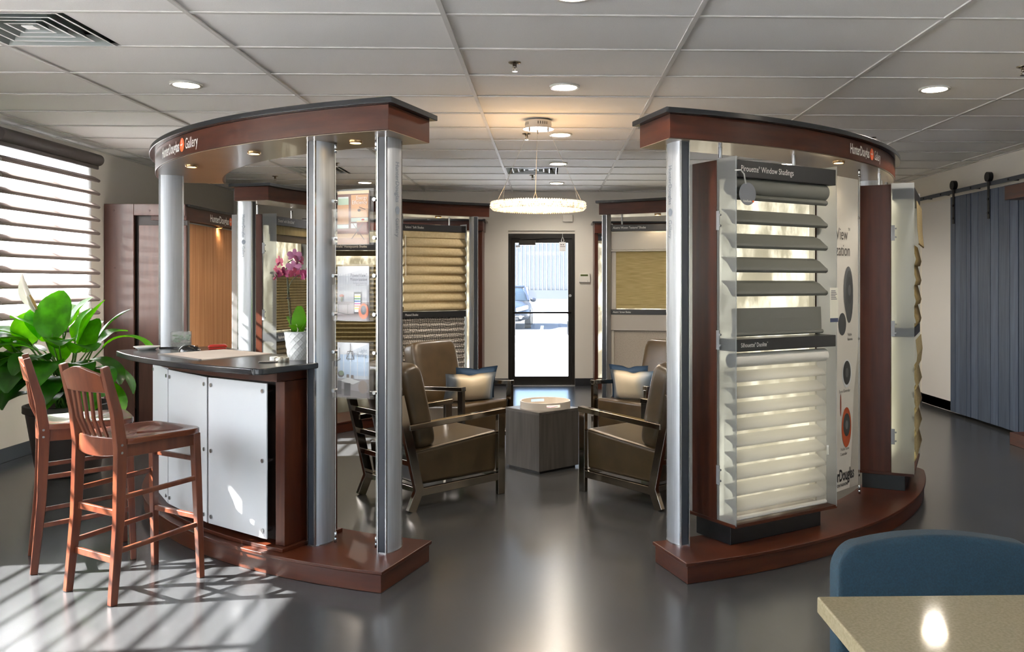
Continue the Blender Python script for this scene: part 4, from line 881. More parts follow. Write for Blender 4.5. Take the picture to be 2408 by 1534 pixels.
for k in range(16):
    m = MB(); x, y_ = random.uniform(-0.04, 0.04), random.uniform(-0.04, 0.04); r_ = random.uniform(0.012, 0.02); zb = random.uniform(0.035, 0.085)
    for q in range(9):
        a_ = q * 2.4; e_ = 0.3 + 0.1 * (q % 4); d = Vector((math.cos(a_) * math.cos(e_), math.sin(a_) * math.cos(e_), math.sin(e_)))
        m.tube([(x, y_, zb), Vector((x, y_, zb)) + d * r_ * 0.6, Vector((x, y_, zb)) + d * r_], [0.003, 0.005, 0.001], 5)
    m.build('succulent', pr(('succulent_a', 'succulent_b', 'succulent_c')[k % 3], ('#3f6b3c', '#5f8a58', '#8fae94')[k % 3], 0.6), gp, smooth=True)
mo = thing('computer_mouse', 'black computer mouse on the counter', 'mouse', (-2.12, 5.19, ZK), R(15))
m = MB(); m.grid(lambda u, v: Vector((0.062 * math.cos(v * PI / 2) * math.cos(2 * PI * u), 0.036 * math.cos(v * PI / 2) * math.sin(2 * PI * u) * (1 - 0.12 * math.cos(2 * PI * u)), 0.040 * math.sin(v * PI / 2) * (1 - 0.15 * math.cos(2 * PI * u) * math.cos(v * PI / 2)))), 28, 8, None, True)
m.build('shell', pr('mouse_black', '#121214', 0.18, 0, 0.5), mo, smooth=True)
MB().cyl((0.035, 0, 0.0285), (0.035, 0.004, 0.0285), 0.010, 12).build('scroll_wheel', pr('wheel_amber', '#8a5a2c', 0.4), mo, smooth=True)
st = thing('red_stapler', 'slim red stapler lying on the counter behind the paper mat', 'stapler', (-2.03, 5.38, ZK), R(12))
MB().beam([(-0.055, 0, 0.012), (-0.04, 0, 0.019), (0.04, 0, 0.021), (0.055, 0, 0.014)], [0.02, 0.032, 0.032, 0.02], [0.012, 0.018, 0.018, 0.012], (0, 1, 0)).build('top_arm', pr('red_plastic', '#b3271a', 0.3, 0, 0.3), st, bevel=0.004)
MB().box((-0.05, -0.014, 0), (0.05, 0.014, 0.008)).build('base', pr('red_plastic', '#b3271a', 0.3), st, bevel=0.003)
mt_ = thing('paper_pad', 'large blank paper desk pad spread over the counter', 'desk pad', (-1.89, 4.97, ZK))
pts = [(-2.202, 4.977), (-1.823, 4.60), (-1.575, 4.99), (-1.965, 5.31)]
MB().prism(pts, ZK, ZK + 0.004).build('sheets', noisy('pad_paper', '#cbbfb6', '#d3c8bf', (4, 4, 4), 0.8), mt_, world=True)
m = MB(); e0, e1 = Vector((*pts[0], 0)), Vector((*pts[1], 0)); d = (e1 - e0).normalized(); M = Matrix.Translation((e0.x, e0.y, ZK)) @ Matrix.Rotation(math.atan2(d.y, d.x), 4, 'Z')
m.box((0.0, -0.012, 0), ((e1 - e0).length, 0.004, 0.006), M); m.build('binding_strip', pr('binding_grey', '#77726f', 0.5), mt_, world=True)
tn = thing('metal_tin', 'small round silver tin in front of the orchid pot', 'tin', (-1.368, 4.49, ZK))
MB().lathe([(0.036, 0.0), (0.037, 0.003), (0.037, 0.021), (0.034, 0.024), (0.0001, 0.024)], 28).build('body', pr('tin_silver', '#c9c2b4', 0.25, 0.9), tn, sharp=40)
MB().lathe([(0.026, 0.024), (0.026, 0.026), (0.0001, 0.026)], 24).build('lid_ring', pr('tin_silver', '#c9c2b4', 0.25, 0.9), tn)
cp = thing('white_cap', 'small white plastic cap beside the silver tin', 'cap', (-1.425, 4.55, ZK))
MB().lathe([(0.023, 0.0), (0.023, 0.02), (0.02, 0.023), (0.0001, 0.023)], 20).build('cap', WHT, cp, sharp=40)
cs = thing('coaster', 'flat black round coaster at the corner of the counter', 'coaster', (-1.43, 4.462, ZK))
MB().lathe([(0.045, 0.0), (0.046, 0.003), (0.043, 0.006), (0.0001, 0.0045)], 28).build('disc', pr('coaster_black', '#17171a', 0.35), cs, sharp=40)
# orchid
oc = thing('orchid', 'pink orchid in a white diamond-patterned pot on the counter', 'potted plant', (-1.325, 4.625, ZK))
def potfn(u, v):
    z = v * 0.148; r = 0.047 + 0.022 * v ** 0.8
    a_ = 2 * PI * u; w1 = abs(((u * 11 + v * 4.0) % 1) - 0.5) * 2; w2 = abs(((u * 11 - v * 4.0) % 1) - 0.5) * 2
    rg = max(max(0, w1 - 0.78), max(0, w2 - 0.78)) / 0.22
    r += 0.0028 * (1 - 0) * (rg ** 0.7) - 0.001 if 0.03 < v < 0.97 else 0.0018
    return Vector((r * math.cos(a_), r * math.sin(a_), z))
m = MB(); m.grid(potfn, 176, 56, None, True); m.lathe([(0.069, 0.148), (0.0655, 0.149), (0.064, 0.13), (0.0001, 0.128)], 48); m.lathe([(0.0001, 0.0005), (0.047, 0.0005)], 40)
m.build('pot', pr('pot_white', '#e4e5e5', 0.4), oc, smooth=True)
MB().lathe([(0.062, 0.131), (0.04, 0.135), (0.0001, 0.137)], 20).build('moss', noisy('moss_brown', '#4a3d2a', '#6e6244', (90, 90, 90), 0.95), oc)
def leafmesh(base, az, el, ln, wd, droop, fold=0.25, tw=0, n=9, tip=1.0, round_=False):
    """leaf as a curved blade: base point, heading, rise, length, width, droop"""
    m = MB(); p = Vector(base); a = az; e = el; pts = []; st_ = ln / n
    for i in range(n + 1):
        pts.append((p.copy(), Vector((math.cos(a) * math.cos(e), math.sin(a) * math.cos(e), math.sin(e)))))
        p = p + pts[-1][1] * st_; e -= droop / n; a += tw / n
    side0 = Vector((-math.sin(az), math.cos(az), 0)); vs = []
    for i, (q, d) in enumerate(pts):
        t = i / n; w = wd * 0.5 * ((math.sin(PI * min(1, t * 0.93 + 0.05)) ** 0.75) if not round_ else (math.sin(PI * min(1, t * 0.9 + 0.07)) ** 0.5)); w = max(w, 0.0012)
        s_ = (side0 - d * side0.dot(d)).normalized(); nn = s_.cross(d) * -1
        for c_ in (-1, -0.55, 0, 0.55, 1): vs.append(q + s_ * w * c_ + nn * (-abs(c_) ** 1.2 * w * fold + 0.0) * -1 + nn * 0.06 * w * math.sin(t * 9) * c_ * abs(c_))
    m.add(vs, [(i * 5 + k, i * 5 + k + 1, i * 5 + k + 6, i * 5 + k + 5) for i in range(n) for k in range(4)])
    return m
def leafmat(nm, c1, c2, trl=0.4):
    if nm in MC: return MC[nm]
    m = noisy(nm, c1, c2, (9, 9, 9), 0.32, None, 4, 0, 0.15, 1.2); n = m.node_tree; L = n.links.new
    b = n.nodes['Principled BSDF']; tl = n.nodes.new('ShaderNodeBsdfTranslucent'); mx = n.nodes.new('ShaderNodeMixShader'); mx.inputs[0].default_value = trl
    hs = n.nodes.new('ShaderNodeHueSaturation'); hs.inputs['Saturation'].default_value = 1.15; hs.inputs['Value'].default_value = 2.0; hs.inputs['Hue'].default_value = 0.485
    L(b.inputs['Base Color'].links[0].from_socket, hs.inputs['Color']); L(hs.outputs[0], tl.inputs[0])
    L(b.outputs[0], mx.inputs[1]); L(tl.outputs[0], mx.inputs[2]); L(mx.outputs[0], n.nodes['Material Output'].inputs[0]); return m
OL = leafmat('orchid_leaf', '#3f7a1c', '#57962a', 0.35)
for az, el, ln, wd, dr in ((R(300), R(82), 0.155, 0.075, -0.1), (R(150), R(62), 0.13, 0.06, 0.5), (R(250), R(55), 0.095, 0.06, 0.7), (R(20), R(70), 0.11, 0.06, 0.5), (R(200), R(40), 0.07, 0.04, 0.6)):
    leafmesh((0.006, -0.004, 0.13), az, el, ln, wd, dr, 0.12, 0, 10, 1, True).build('leaf', OL, oc, smooth=True)
STM = pr('orchid_stem', '#4a4f34', 0.5)
stem = [(-0.03, 0.0, 0.13), (-0.04, 0, 0.22), (-0.052, 0.0, 0.33), (-0.055, 0, 0.42), (-0.063, 0, 0.48), (-0.05, 0.0, 0.515), (-0.025, 0.0, 0.53)]
MB().tube(stem, 0.0028, 8).build('stem', STM, oc, smooth=True)
MB().tube([(-0.049, 0, 0.345), (-0.045, 0.0, 0.39), (-0.03, 0, 0.42), (0.0, -0.003, 0.445), (0.03, 0.0, 0.455)], 0.0022, 8).build('stem', STM, oc, smooth=True)
MB().tube([(-0.026, 0.006, 0.13), (-0.06, 0.006, 0.49)], 0.0022, 6).build('stake', pr('stake_dark', '#3c3a2e', 0.6), oc)
MB().tube([(-0.056, -0.008, 0.325), (-0.044, -0.008, 0.325), (-0.042, 0.01, 0.325), (-0.056, 0.01, 0.325), (-0.056, -0.008, 0.325)], 0.0035, 6).build('stake_clip', BLK(), oc)
for a_, b_, c_ in (((0.0, -0.03, 0.135), (0.015, -0.045, 0.16), (0.006, -0.05, 0.19)), ((0.04, -0.01, 0.135), (0.05, -0.01, 0.16), (0.075, -0.012, 0.185))): MB().tube([a_, b_, c_], [0.003, 0.003, 0.0015], 6).build('aerial_root', pr('root_grey', '#a8a694', 0.7), oc, smooth=True)
PET = [pr('petal_magenta', '#8f1450', 0.5, sheen=0.3), pr('petal_pink', '#a83f72', 0.5, sheen=0.3), pr('petal_pale', '#b9799c', 0.5, sheen=0.3), pr('petal_rose', '#a53f58', 0.5, sheen=0.3)]
def flower(pos, face, sz, mi):
    f = Vector(face).normalized(); up = Vector((0, 0, 1)); r_ = f.cross(up).normalized(); u = r_.cross(f)
    m = MB()
    for ang, l_, w_ in ((90, 1.0, 0.72), (210, 0.95, 0.6), (330, 0.95, 0.6), (20, 1.02, 1.05), (160, 1.02, 1.05)):
        d = r_ * math.cos(R(ang)) + u * math.sin(R(ang)); sd = f.cross(d).normalized(); vs = []
        for i in range(6):
            t = i / 5; w = sz * w_ * 0.5 * math.sin(PI * (0.08 + 0.86 * t)) ** 0.6 * (0.55 + 0.45 * t)
            c0 = Vector(pos) + d * sz * l_ * t + f * sz * 0.18 * math.sin(t * 2.2)
            for c_ in (-1, 0, 1): vs.append(c0 + sd * w * c_ - f * abs(c_) * w * 0.12)
        m.add(vs, [(i * 3 + k, i * 3 + k + 1, i * 3 + k + 4, i * 3 + k + 3) for i in range(5) for k in range(2)])
    fl = m.build('flower', PET[mi], oc, smooth=True)
    m = MB(); m.tube([Vector(pos) + f * sz * 0.05, Vector(pos) + f * sz * 0.4 - u * sz * 0.18, Vector(pos) + f * sz * 0.5 - u * sz * 0.42], [sz * 0.1, sz * 0.17, sz * 0.04], 8); m.build('flower_lip', PET[0 if mi else 3], fl, smooth=True)
for pos, fc, sz, mi in (((-0.015, -0.01, 0.55), (0.3, -0.8, -0.2), 0.038, 2), ((0.002, 0.004, 0.525), (0.8, -0.3, 0.1), 0.04, 1), ((-0.02, 0.0, 0.49), (0.1, -1, -0.5), 0.042, 2), ((-0.092, 0.0, 0.515), (-0.6, -0.7, -0.1), 0.036, 3), ((-0.098, 0.0, 0.47), (-0.5, -0.6, -0.5), 0.036, 3), ((-0.108, -0.01, 0.44), (-0.9, -0.3, -0.3), 0.038, 0),
                        ((-0.075, 0.0, 0.455), (0.0, -0.9, 0.1), 0.036, 0), ((-0.015, -0.005, 0.455), (0.4, -0.8, -0.3), 0.032, 3), ((0.005, 0.0, 0.465), (0.7, 0.3, 0), 0.028, 0), ((0.03, 0.0, 0.44), (-0.8, -0.5, -0.2), 0.032, 1), ((0.055, -0.002, 0.45), (0.25, -0.95, 0.1), 0.042, 0)):
    flower(pos, fc, sz, mi)

# ------------------------------------------------------------------ wall displays
wc = thing('wall_display', 'tall brown wall display with a recessed end board and lit amber panel', 'wall display', (-4.0, 9.8, 0))
DW = noisy('dark_walnut', '#4c2f28', '#5a3a31', (14, 14, 1.5), 0.38, None, 5, 0, 0.1, 1.5)
YE = 8.70; xa, xb = XL + 0.005, -3.60
m = MB(); m.box((xa, YE, 0), (-4.105, YE + 0.03, 2.235)); m.box((-4.105, YE, 2.12), (xb, YE + 0.03, 2.235)); m.build('end_board', DW, wc, world=True, bevel=0.004)
MB().box((-4.105, YE + 0.055, 0.0), (xb, YE + 0.075, 2.12)).build('recess_back', pr('recess_dark', '#241512', 0.5), wc, world=True)
MB().box((-4.065, YE + 0.02, 0.0), (xb, YE + 0.05, 2.025)).build('inner_board', DW, wc, world=True, bevel=0.004)
m = MB()
for x_, z_ in ((-4.30, 2.17), (-3.95, 2.17), (-4.29, 1.6), (-4.28, 0.95)): m.cyl((x_, YE - 0.003, z_), (x_, YE + 0.002, z_), 0.009, 10)
m.build('screw_caps', pr('cap_brown', '#4a2a22', 0.5), wc, world=True)
MB().box((xb - 0.35, YE + 0.03, 2.075), (xb, 11.6, 2.21)).build('header', WOOD_H(), wc, world=True, bevel=0.003)
MB().box((XL + 0.005, YE + 0.03, 2.21), (xb + 0.03, 11.6, 2.235)).build('top_slab', LAMI(), wc, world=True, bevel=0.003)
hd_ = lambda u, v, o_=0: Vector((xb + 0.002 + o_, 9.33 + u, 2.142 + v)); logo(wc, hd_, 0.092, 0.90)
AMB = noisy('amber_vertical_cloth', '#b47c50', '#cb9668', (60, 60, 0.6), 0.7, None, 3, 0, 0, 1.5)
m = MB(); n = 60
for k in range(n):
    y0_ = 8.78 + k * 0.0305; m.prism([(xb - 0.10, y0_), (xb - 0.085, y0_ + 0.004), (xb - 0.08, y0_ + 0.015), (xb - 0.085, y0_ + 0.0265), (xb - 0.10, y0_ + 0.0305)], 0.12, 2.06)
m.build('vertical_cloth_panel', AMB, wc, world=True)
MB().box((xb - 0.14, 8.78, 0), (xb - 0.105, 11.6, 2.075)).build('back_panel', pr('core_white', '#cfccc4', 0.7), wc, world=True)
MB().box((xb - 0.35, 8.75, 0), (xb, 11.6, 0.11)).build('base', WOOD_H(), wc, world=True)
for yy in (8.8, 10.63, 11.55): MB().box((xb - 0.10, yy, 0.11), (xb - 0.01, yy + 0.03, 2.075)).build('upright', pr('upright_grey', '#6a6662', 0.4, 0.5), wc, world=True)
puck(wc, xb - 0.06, 9.75, 2.075)
MB().tube([(xb + 0.01, 10.05, 2.06), (xb + 0.012, 10.06, 1.95), (xb + 0.01, 10.055, 1.82)], [0.012, 0.006, 0.008], 6).build('tassel_cord', pr('cord_straw', '#b79a62', 0.8), wc, world=True)
wd2 = thing('wall_display', 'cherry wood wall display along the back wall behind the cream shades', 'wall display', (-2.0, 12.05, 0))
MB().box((-3.3, 11.75, 2.16), (-0.885, YB - 0.002, 2.29)).build('header', WOOD_H(), wd2, world=True, bevel=0.003)
MB().box((-3.3, 11.71, 2.29), (-0.85, YB - 0.002, 2.315)).build('top_slab', LAMI(), wd2, world=True, bevel=0.003)
for xx in (-1.0, -2.28, -3.28): MB().box((xx, 11.85, 0.1), (xx + 0.10, YB - 0.002, 2.16)).build('upright', WOOD_V(), wd2, world=True, bevel=0.003)
MB().box((-3.3, 11.8, 0), (-0.885, YB - 0.002, 0.1)).build('base', WOOD_H(), wd2, world=True)
MB().box((-3.18, 12.05, 0.1), (-1.0, 12.1, 2.16)).build('back_panel', GLW2, wd2, world=True)
b_ = MB().box((-3.05, 11.80, 1.895), (-2.285, 11.86, 2.0)).build('sign_bar', SIGN(), wd2, world=True, bevel=0.003)
m = MB(); text(m, 'Architella\u00ae Honeycomb Shades', 0.048, lambda u, v: Vector((-2.93 + u, 11.7985, 1.93 + v)), 0, 0, 0.80); m.build('lettering', pr('letter_dim', '#b9b2a4', 0.5), b_, world=True)
s11 = thing('window_shade', 'olive honeycomb shade glimpsed between the brochure holders', 'window shade', (-2.67, 11.85, 0.1), 0, 'shade samples on the display towers')
MB().box((-3.05, 11.86, 1.82), (-2.29, 11.92, 1.89)).build('head_rail', HC2, s11, world=True)
for k in range(25):
    z = 1.70 - k * 0.06; m = sheet([(11.92, z), (11.89, z - 0.03), (11.92, z - 0.06)], -3.05, -2.29); m.build('pleat', HC, s11, world=True)
wd3 = thing('wall_display', 'narrow cherry wood wall display with a glowing cream panel by the keypad', 'wall display', (1.3, 12.05, 0))
MB().box((0.63, 11.8, 2.13), (2.6, YB - 0.002, 2.265)).build('header', WOOD_H(), wd3, world=True, bevel=0.003)
MB().box((0.60, 11.76, 2.265), (2.63, YB - 0.002, 2.29)).build('top_slab', LAMI(), wd3, world=True, bevel=0.003)
for xx in (0.63, 2.54): MB().box((xx, 11.86, 0.06), (xx + 0.05, YB - 0.002, 2.13)).build('upright', WOOD_V(), wd3, world=True, bevel=0.003)
MB().box((0.63, 11.82, 0), (2.6, YB - 0.002, 0.10)).build('base', WOOD_H(), wd3, world=True)
MB().box((0.68, 12.0, 0.14), (2.54, 12.03, 2.0)).build('light_panel', GLW, wd3, world=True)
b_ = MB().box((0.68, 11.85, 2.03), (2.54, 11.92, 2.12)).build('sign_bar', SIGN(), wd3, world=True)
m = MB(); text(m, 'Heritance\u00ae Shutters', 0.045, lambda u, v: Vector((0.72 + u, 11.8485, 2.06 + v)), 0, 0, 0.8); m.build('lettering', pr('letter_blue', '#7f9ac4', 0.5), b_, world=True)
wd4 = thing('wall_display', 'cherry wood wall display cut by the picture edge in front of the barn door', 'wall display', (4.34, 6.6, 0))
MB().box((4.15, 5.2, 2.205), (XR - 0.11, 7.79, 2.33)).build('header', WOOD_H(), wd4, world=True, bevel=0.003)
MB().box((4.15, 5.2, 0), (XR - 0.11, 7.70, 0.11)).build('base', WOOD_H(), wd4, world=True, bevel=0.003)
MB().box((4.36, 5.3, 0.11), (XR - 0.112, 7.0, 2.205)).build('back_panel', WOOD_V(), wd4, world=True)

# ------------------------------------------------------------------ lounge: armchairs, cube table, tray
def armchair():
    t = thing('armchair', 'x', 'armchair', (0, 0, 0), 0, 'leather armchairs around the cube table')
    w = 0.315
    for s in (-1, 1):
        MB().beam([(s * w, 0.335, 0), (s * w, 0.335, 0.555)], 0.032, 0.058).build('front_leg', CHROME(), t, bevel=0.003)
        MB().beam([(s * w, 0.365, 0.572), (s * w, -0.405, 0.535)], 0.05, 0.036).build('arm', CHROME(), t, bevel=0.004)
        MB().beam([(s * w, -0.385, 0), (s * w, -0.325, 0.13), (s * w, -0.47, 0.74)], 0.034, 0.06).build('rear_leg', CHROME(), t, bevel=0.003)
        MB().beam([(s * w, 0.31, 0.125), (s * w, -0.31, 0.115)], 0.03, 0.05).build('side_rail', CHROME(), t, bevel=0.003)
    for z, y_ in ((0.125, -0.325), (0.30, -0.367), (0.445, -0.401), (0.60, -0.438), (0.725, -0.468)):
        MB().beam([(-w + 0.016, y_, z), (w - 0.016, y_, z)], 0.022, 0.036, (0, 1, 0)).build('back_slat', CHROME(), t, bevel=0.003)
    MB().beam([(-w + 0.016, 0.335, 0.13), (w - 0.016, 0.335, 0.13)], 0.03, 0.04, (0, 1, 0)).build('front_rail', CHROME(), t, bevel=0.003)
    m = MB(); x = 0.285
    prof = [(-0.31, 0.15), (0.33, 0.15), (0.34, 0.435), (-0.34, 0.375)]
    m.add([(-x, y_, z) for y_, z in prof] + [(x, y_, z) for y_, z in prof], [(3, 2, 1, 0), (4, 5, 6, 7), (0, 1, 5, 4), (1, 2, 6, 5), (2, 3, 7, 6), (3, 0, 4, 7)])
    m.build('seat', LEATH(), t, bevel=0.028, seg=4)
    m = MB()
    m.tube([(-x + 0.004, 0.33, 0.425), (-x + 0.004, -0.33, 0.367)], 0.004, 6); m.tube([(x - 0.004, 0.33, 0.425), (x - 0.004, -0.33, 0.367)], 0.004, 6); m.build('piping', LEATH(), t, smooth=True)
    def cush(u, v):
        # superellipse cushion, local x across, y thick, z tall
        a = 2 * PI * u; b = (v - 0.5) * PI
        sg = lambda q, p: math.copysign(abs(q) ** p, q)
        return Vector((0.275 * sg(math.cos(b), 0.20) * sg(math.cos(a), 0.24), 0.088 * sg(math.cos(b), 0.45) * sg(math.sin(a), 0.5), 0.285 * sg(math.sin(b), 0.26)))
    M = Matrix.Translation((0, -0.285, 0.645)) @ Matrix.Rotation(R(14), 4, 'X')
    m = MB(); m.grid(cush, 56, 28, M, True); m.build('back_cushion', LEATH(), t, smooth=True)
    return t
ac = armchair()
ACH = [((-0.79, 6.0, 0), math.atan2(0.66, 0.75) - PI / 2, 'brown leather armchair with chrome back slats, nearest the literature holders'),
       ((-0.80, 7.66, 0), math.atan2(-0.60, 0.80) - PI / 2, 'brown leather armchair with cushions below the cream pleated shade'),
       ((0.70, 6.0, 0), math.atan2(0.76, -0.65) - PI / 2, 'brown leather armchair half hidden by the lettered column of the aisle tower'),
       ((0.87, 7.70, 0), math.atan2(-0.66, -0.75) - PI / 2, 'brown leather armchair with cushions below the screen shade')]
chairs = [ac]
for i, (l, rz, lb) in enumerate(ACH):
    if i == 0: ac.location = l; ac.rotation_euler = (0, 0, rz); ac['label'] = lb; FR[ac] = frame(l, rz)
    else: chairs.append(copy_tree(ac, l, rz, lb))
def pillow(label, chair, x, y, z, rx, ry, rz, w, h, mat):
    F = FR[chair]; p = F @ Vector((x, y, z))
    t = thing('cushion', label, 'cushion', p, F.to_euler()[2], 'scatter cushions on the armchairs')
    M = Matrix.Rotation(rz, 4, 'Z') @ Matrix.Rotation(rx, 4, 'X') @ Matrix.Rotation(ry, 4, 'Y')
    m = MB(); n = 22
    def sf(side):
        def f(u, v):
            a, b = u * 2 - 1, v * 2 - 1
            pinch = 1 - 0.07 * (1 - a * a) * b * b - 0.0; pin2 = 1 - 0.07 * (1 - b * b) * a * a
            ein = max(0, 1 - (abs(a) / 0.90) ** 2.5) * max(0, 1 - (abs(b) / 0.90) ** 2.5)
            dent = 0.06 * math.exp(-(a / 0.22) ** 2) * max(0, b) ** 2
            return Vector((a * w / 2 * pin2, side * (0.004 + 0.075 * ein ** 0.55), b * h / 2 * pinch - dent * h))
        return f
    m.grid(sf(-1), n, n, M); m.grid(sf(1), n, n, M)
    m.build('cover', mat, t, smooth=True)
def bandcloth():
    m, n, b = nmat('silver_band_cloth'); L = n.links.new; tc = n.nodes.new('ShaderNodeTexCoord'); sp = n.nodes.new('ShaderNodeSeparateXYZ'); L(tc.outputs['Generated'], sp.inputs[0])
    r = n.nodes.new('ShaderNodeValToRGB'); e = r.color_ramp.elements; e[0].position = 0.05; e[0].color = lin('#4f6a85'); e[1].position = 0.95; e[1].color = lin('#5b6672')
    for p_, c in ((0.22, '#8b8f90'), (0.36, '#b7aa90'), (0.6, '#c0b196'), (0.78, '#b4a58a'), (0.86, '#4a5056')): k = e.new(p_); k.color = lin(c)
    L(sp.outputs[0], r.inputs[0]); L(r.outputs[0], b.inputs['Base Color']); b.inputs['Roughness'].default_value = 0.42; b.inputs['Sheen Weight'].default_value = 0.4; return m
BAND = bandcloth(); TEALP = pr('teal_velvet', '#0d2f4a', 0.8, sheen=0.08, bump=0.1, bscale=300)
pillow('teal cushion tucked behind the silver one on the armchair below the cream shade', chairs[1], -0.20, 0.03, 0.555, R(-16), 0, R(-26), 0.40, 0.31, TEALP)
pillow('silver and blue banded cushion on the armchair below the cream shade', chairs[1], 0.0, 0.14, 0.54, R(-20), R(0), R(-30), 0.46, 0.28, BAND)
pillow('teal cushion on the armchair below the screen shade', chairs[3], 0.17, 0.03, 0.56, R(-14), 0, R(20), 0.38, 0.32, TEALP)
pillow('silver and blue banded cushion on the armchair below the screen shade', chairs[3], 0.0, 0.15, 0.55, R(-18), 0, R(24), 0.42, 0.29, BAND)
cu = thing('cube_table', 'square grey-brown cube table in the middle of the armchairs', 'table', (-0.05, 6.86, 0), R(41))
CW = noisy('grey_oak', '#3f3b37', '#504b46', (22, 22, 1.6), 0.42, None, 6, 0.03, 0.05, 1.4)
h = 0.205
MB().box((-h, -h, 0.018), (h, h, 0.448)).build('body', CW, cu, bevel=0.002)
MB().box((-h - 0.001, -h - 0.001, 0.448), (h + 0.001, h + 0.001, 0.468)).build('top', noisy('grey_oak_top', '#494542', '#5a5551', (22, 2, 22), 0.4, None, 6, 0.03, 0.05, 1.4), cu, bevel=0.002)
MB().box((-h + 0.02, -h + 0.02, 0), (h - 0.02, h - 0.02, 0.018)).build('plinth', BLK(), cu)
tr = thing('round_tray', 'round cream tray with cut-out handles on the cube table', 'tray', (-0.025, 6.86, 0.468), R(-70))
CRM = pr('tray_cream', '#c6bdb0', 0.45)
m = MB(); n = 64; ro, ri, zb, zt = 0.198, 0.190, 0.0, 0.056
def hole(k): q = (k + 0.5) / n; return any(abs(((q - c_) + 0.5) % 1 - 0.5) < 0.042 for c_ in (0.0, 0.5))
for k in range(n):
    a0_, a1_ = 2 * PI * k / n, 2 * PI * (k + 1) / n
    segs = [(zb, zt)] if not hole(k) else [(zb, 0.022), (0.042, zt)]
    for zl, zh in segs:
        q = [(r_ * math.cos(a_), r_ * math.sin(a_), z_) for z_ in (zl, zh) for r_, a_ in ((ro, a0_), (ro, a1_), (ri, a1_), (ri, a0_))]
        m.add(q, [(0, 1, 5, 4), (2, 3, 7, 6), (4, 5, 6, 7), (3, 2, 1, 0), (1, 2, 6, 5), (3, 0, 4, 7)])
m.build('rim', CRM, tr); MB().cyl((0, 0, 0.0), (0, 0, 0.006), 0.19, 48).build('bottom', CRM, tr, sharp=40)
for lb, x_, y_, c_, rz in (('white leaflet lying in the round tray', -0.02, -0.05, '#dfe3e8', 0.3), ('pink leaflet lying in the round tray', 0.05, 0.03, '#c9a0ac', 0.9), ('yellow-green card lying in the round tray', 0.10, -0.07, '#b9bf3c', 1.4)):
    P_ = FR[tr] @ Vector((x_, y_, 0.0075)); o = thing('leaflet', lb, 'leaflet', P_, rz, 'leaflets in the round tray')
    MB().box((-0.05, -0.03, 0), (0.05, 0.03, 0.004)).build('sheet', pr('leaflet_' + c_.strip('#'), c_, 0.5), o)
    m = MB(); fn = lambda u, v: Vector((u, v, 0.0046)); quad(m, -0.035, 0.0, 0.02, 0.014, fn); m.build('print', pr('leaflet_ink', '#6d7f9c', 0.5), o)
# chandelier
ch = thing('chandelier', 'ring chandelier of glowing crystals hung on wires over the lounge', 'chandelier', (-0.08, 6.89, 2.74))
MB().lathe([(0.09, 0.0), (0.105, -0.005), (0.105, -0.06), (0.122, -0.064), (0.122, -0.07), (0.0001, -0.071)], 36).build('ceiling_canopy', pr('canopy_nickel', '#cfccc8', 0.22, 0.6), ch, sharp=40)
m = MB()
for k in range(36):
    if k % 9 < 5: a_ = 2 * PI * k / 36; m.box((-0.1055, -0.0035, -0.042), (-0.1045, 0.0035, -0.02), Matrix.Rotation(a_, 4, 'Z'))
m.build('canopy_vents', BLK(), ch)
ZR, RR = -0.675, 0.352
MB().lathe([(RR - 0.01, ZR - 0.02), (RR + 0.01, ZR - 0.02), (RR + 0.01, ZR + 0.018), (RR - 0.01, ZR + 0.018), (RR - 0.01, ZR - 0.02)], 72).build('light_ring', pr('led_ring', '#fff3de', 0.4, emit='#ffe8c8', es=0.42), ch, sharp=40)
CRY = veil('crystal', '#fff6e6', 0.55, 0.6, 0.05, 0.12)
def crystal_mat():
    m, n, b = nmat('lit_crystal'); b.inputs['Base Color'].default_value = lin('#f4ead8'); b.inputs['Roughness'].default_value = 0.12; b.inputs['Emission Color'].default_value = lin('#ffe6c2')
    g = n.nodes.new('ShaderNodeNewGeometry'); v = n.nodes.new('ShaderNodeTexWhiteNoise'); v.noise_dimensions = '1D'; mr = n.nodes.new('ShaderNodeMapRange'); mr.inputs['To Min'].default_value = 0.02; mr.inputs['To Max'].default_value = 0.62
    n.links.new(g.outputs['Random Per Island'], mr.inputs[0]); n.links.new(mr.outputs[0], b.inputs['Emission Strength']); return m
cm_ = crystal_mat()
oct_ = lambda c_, s_, M: MB().add([(s_, 0, 0), (0, s_, 0), (-s_, 0, 0), (0, -s_, 0), (0, 0, s_ * 1.15), (0, 0, -s_ * 1.15)], [(0, 1, 4), (1, 2, 4), (2, 3, 4), (3, 0, 4), (1, 0, 5), (2, 1, 5), (3, 2, 5), (0, 3, 5)], Matrix.Translation(c_) @ M)
m = MB()
for j, (rr, zz) in enumerate(((RR + 0.020, 0.017), (RR + 0.023, 0.0), (RR + 0.020, -0.017), (RR - 0.020, 0.017), (RR - 0.022, 0.0), (RR - 0.020, -0.017), (RR - 0.008, -0.028), (RR + 0.009, -0.028))):
    nn = 118
    for k in range(nn):
        a_ = 2 * PI * (k + (j % 2) * 0.5) / nn; c_ = (rr * math.cos(a_), rr * math.sin(a_), ZR + zz); q = oct_(c_, 0.0098, Matrix.Rotation(a_ + k, 4, 'Z')); m.add(q.v, q.f)
cr_ = m.build('crystals', cm_, ch); cr_['kind'] = 'stuff'
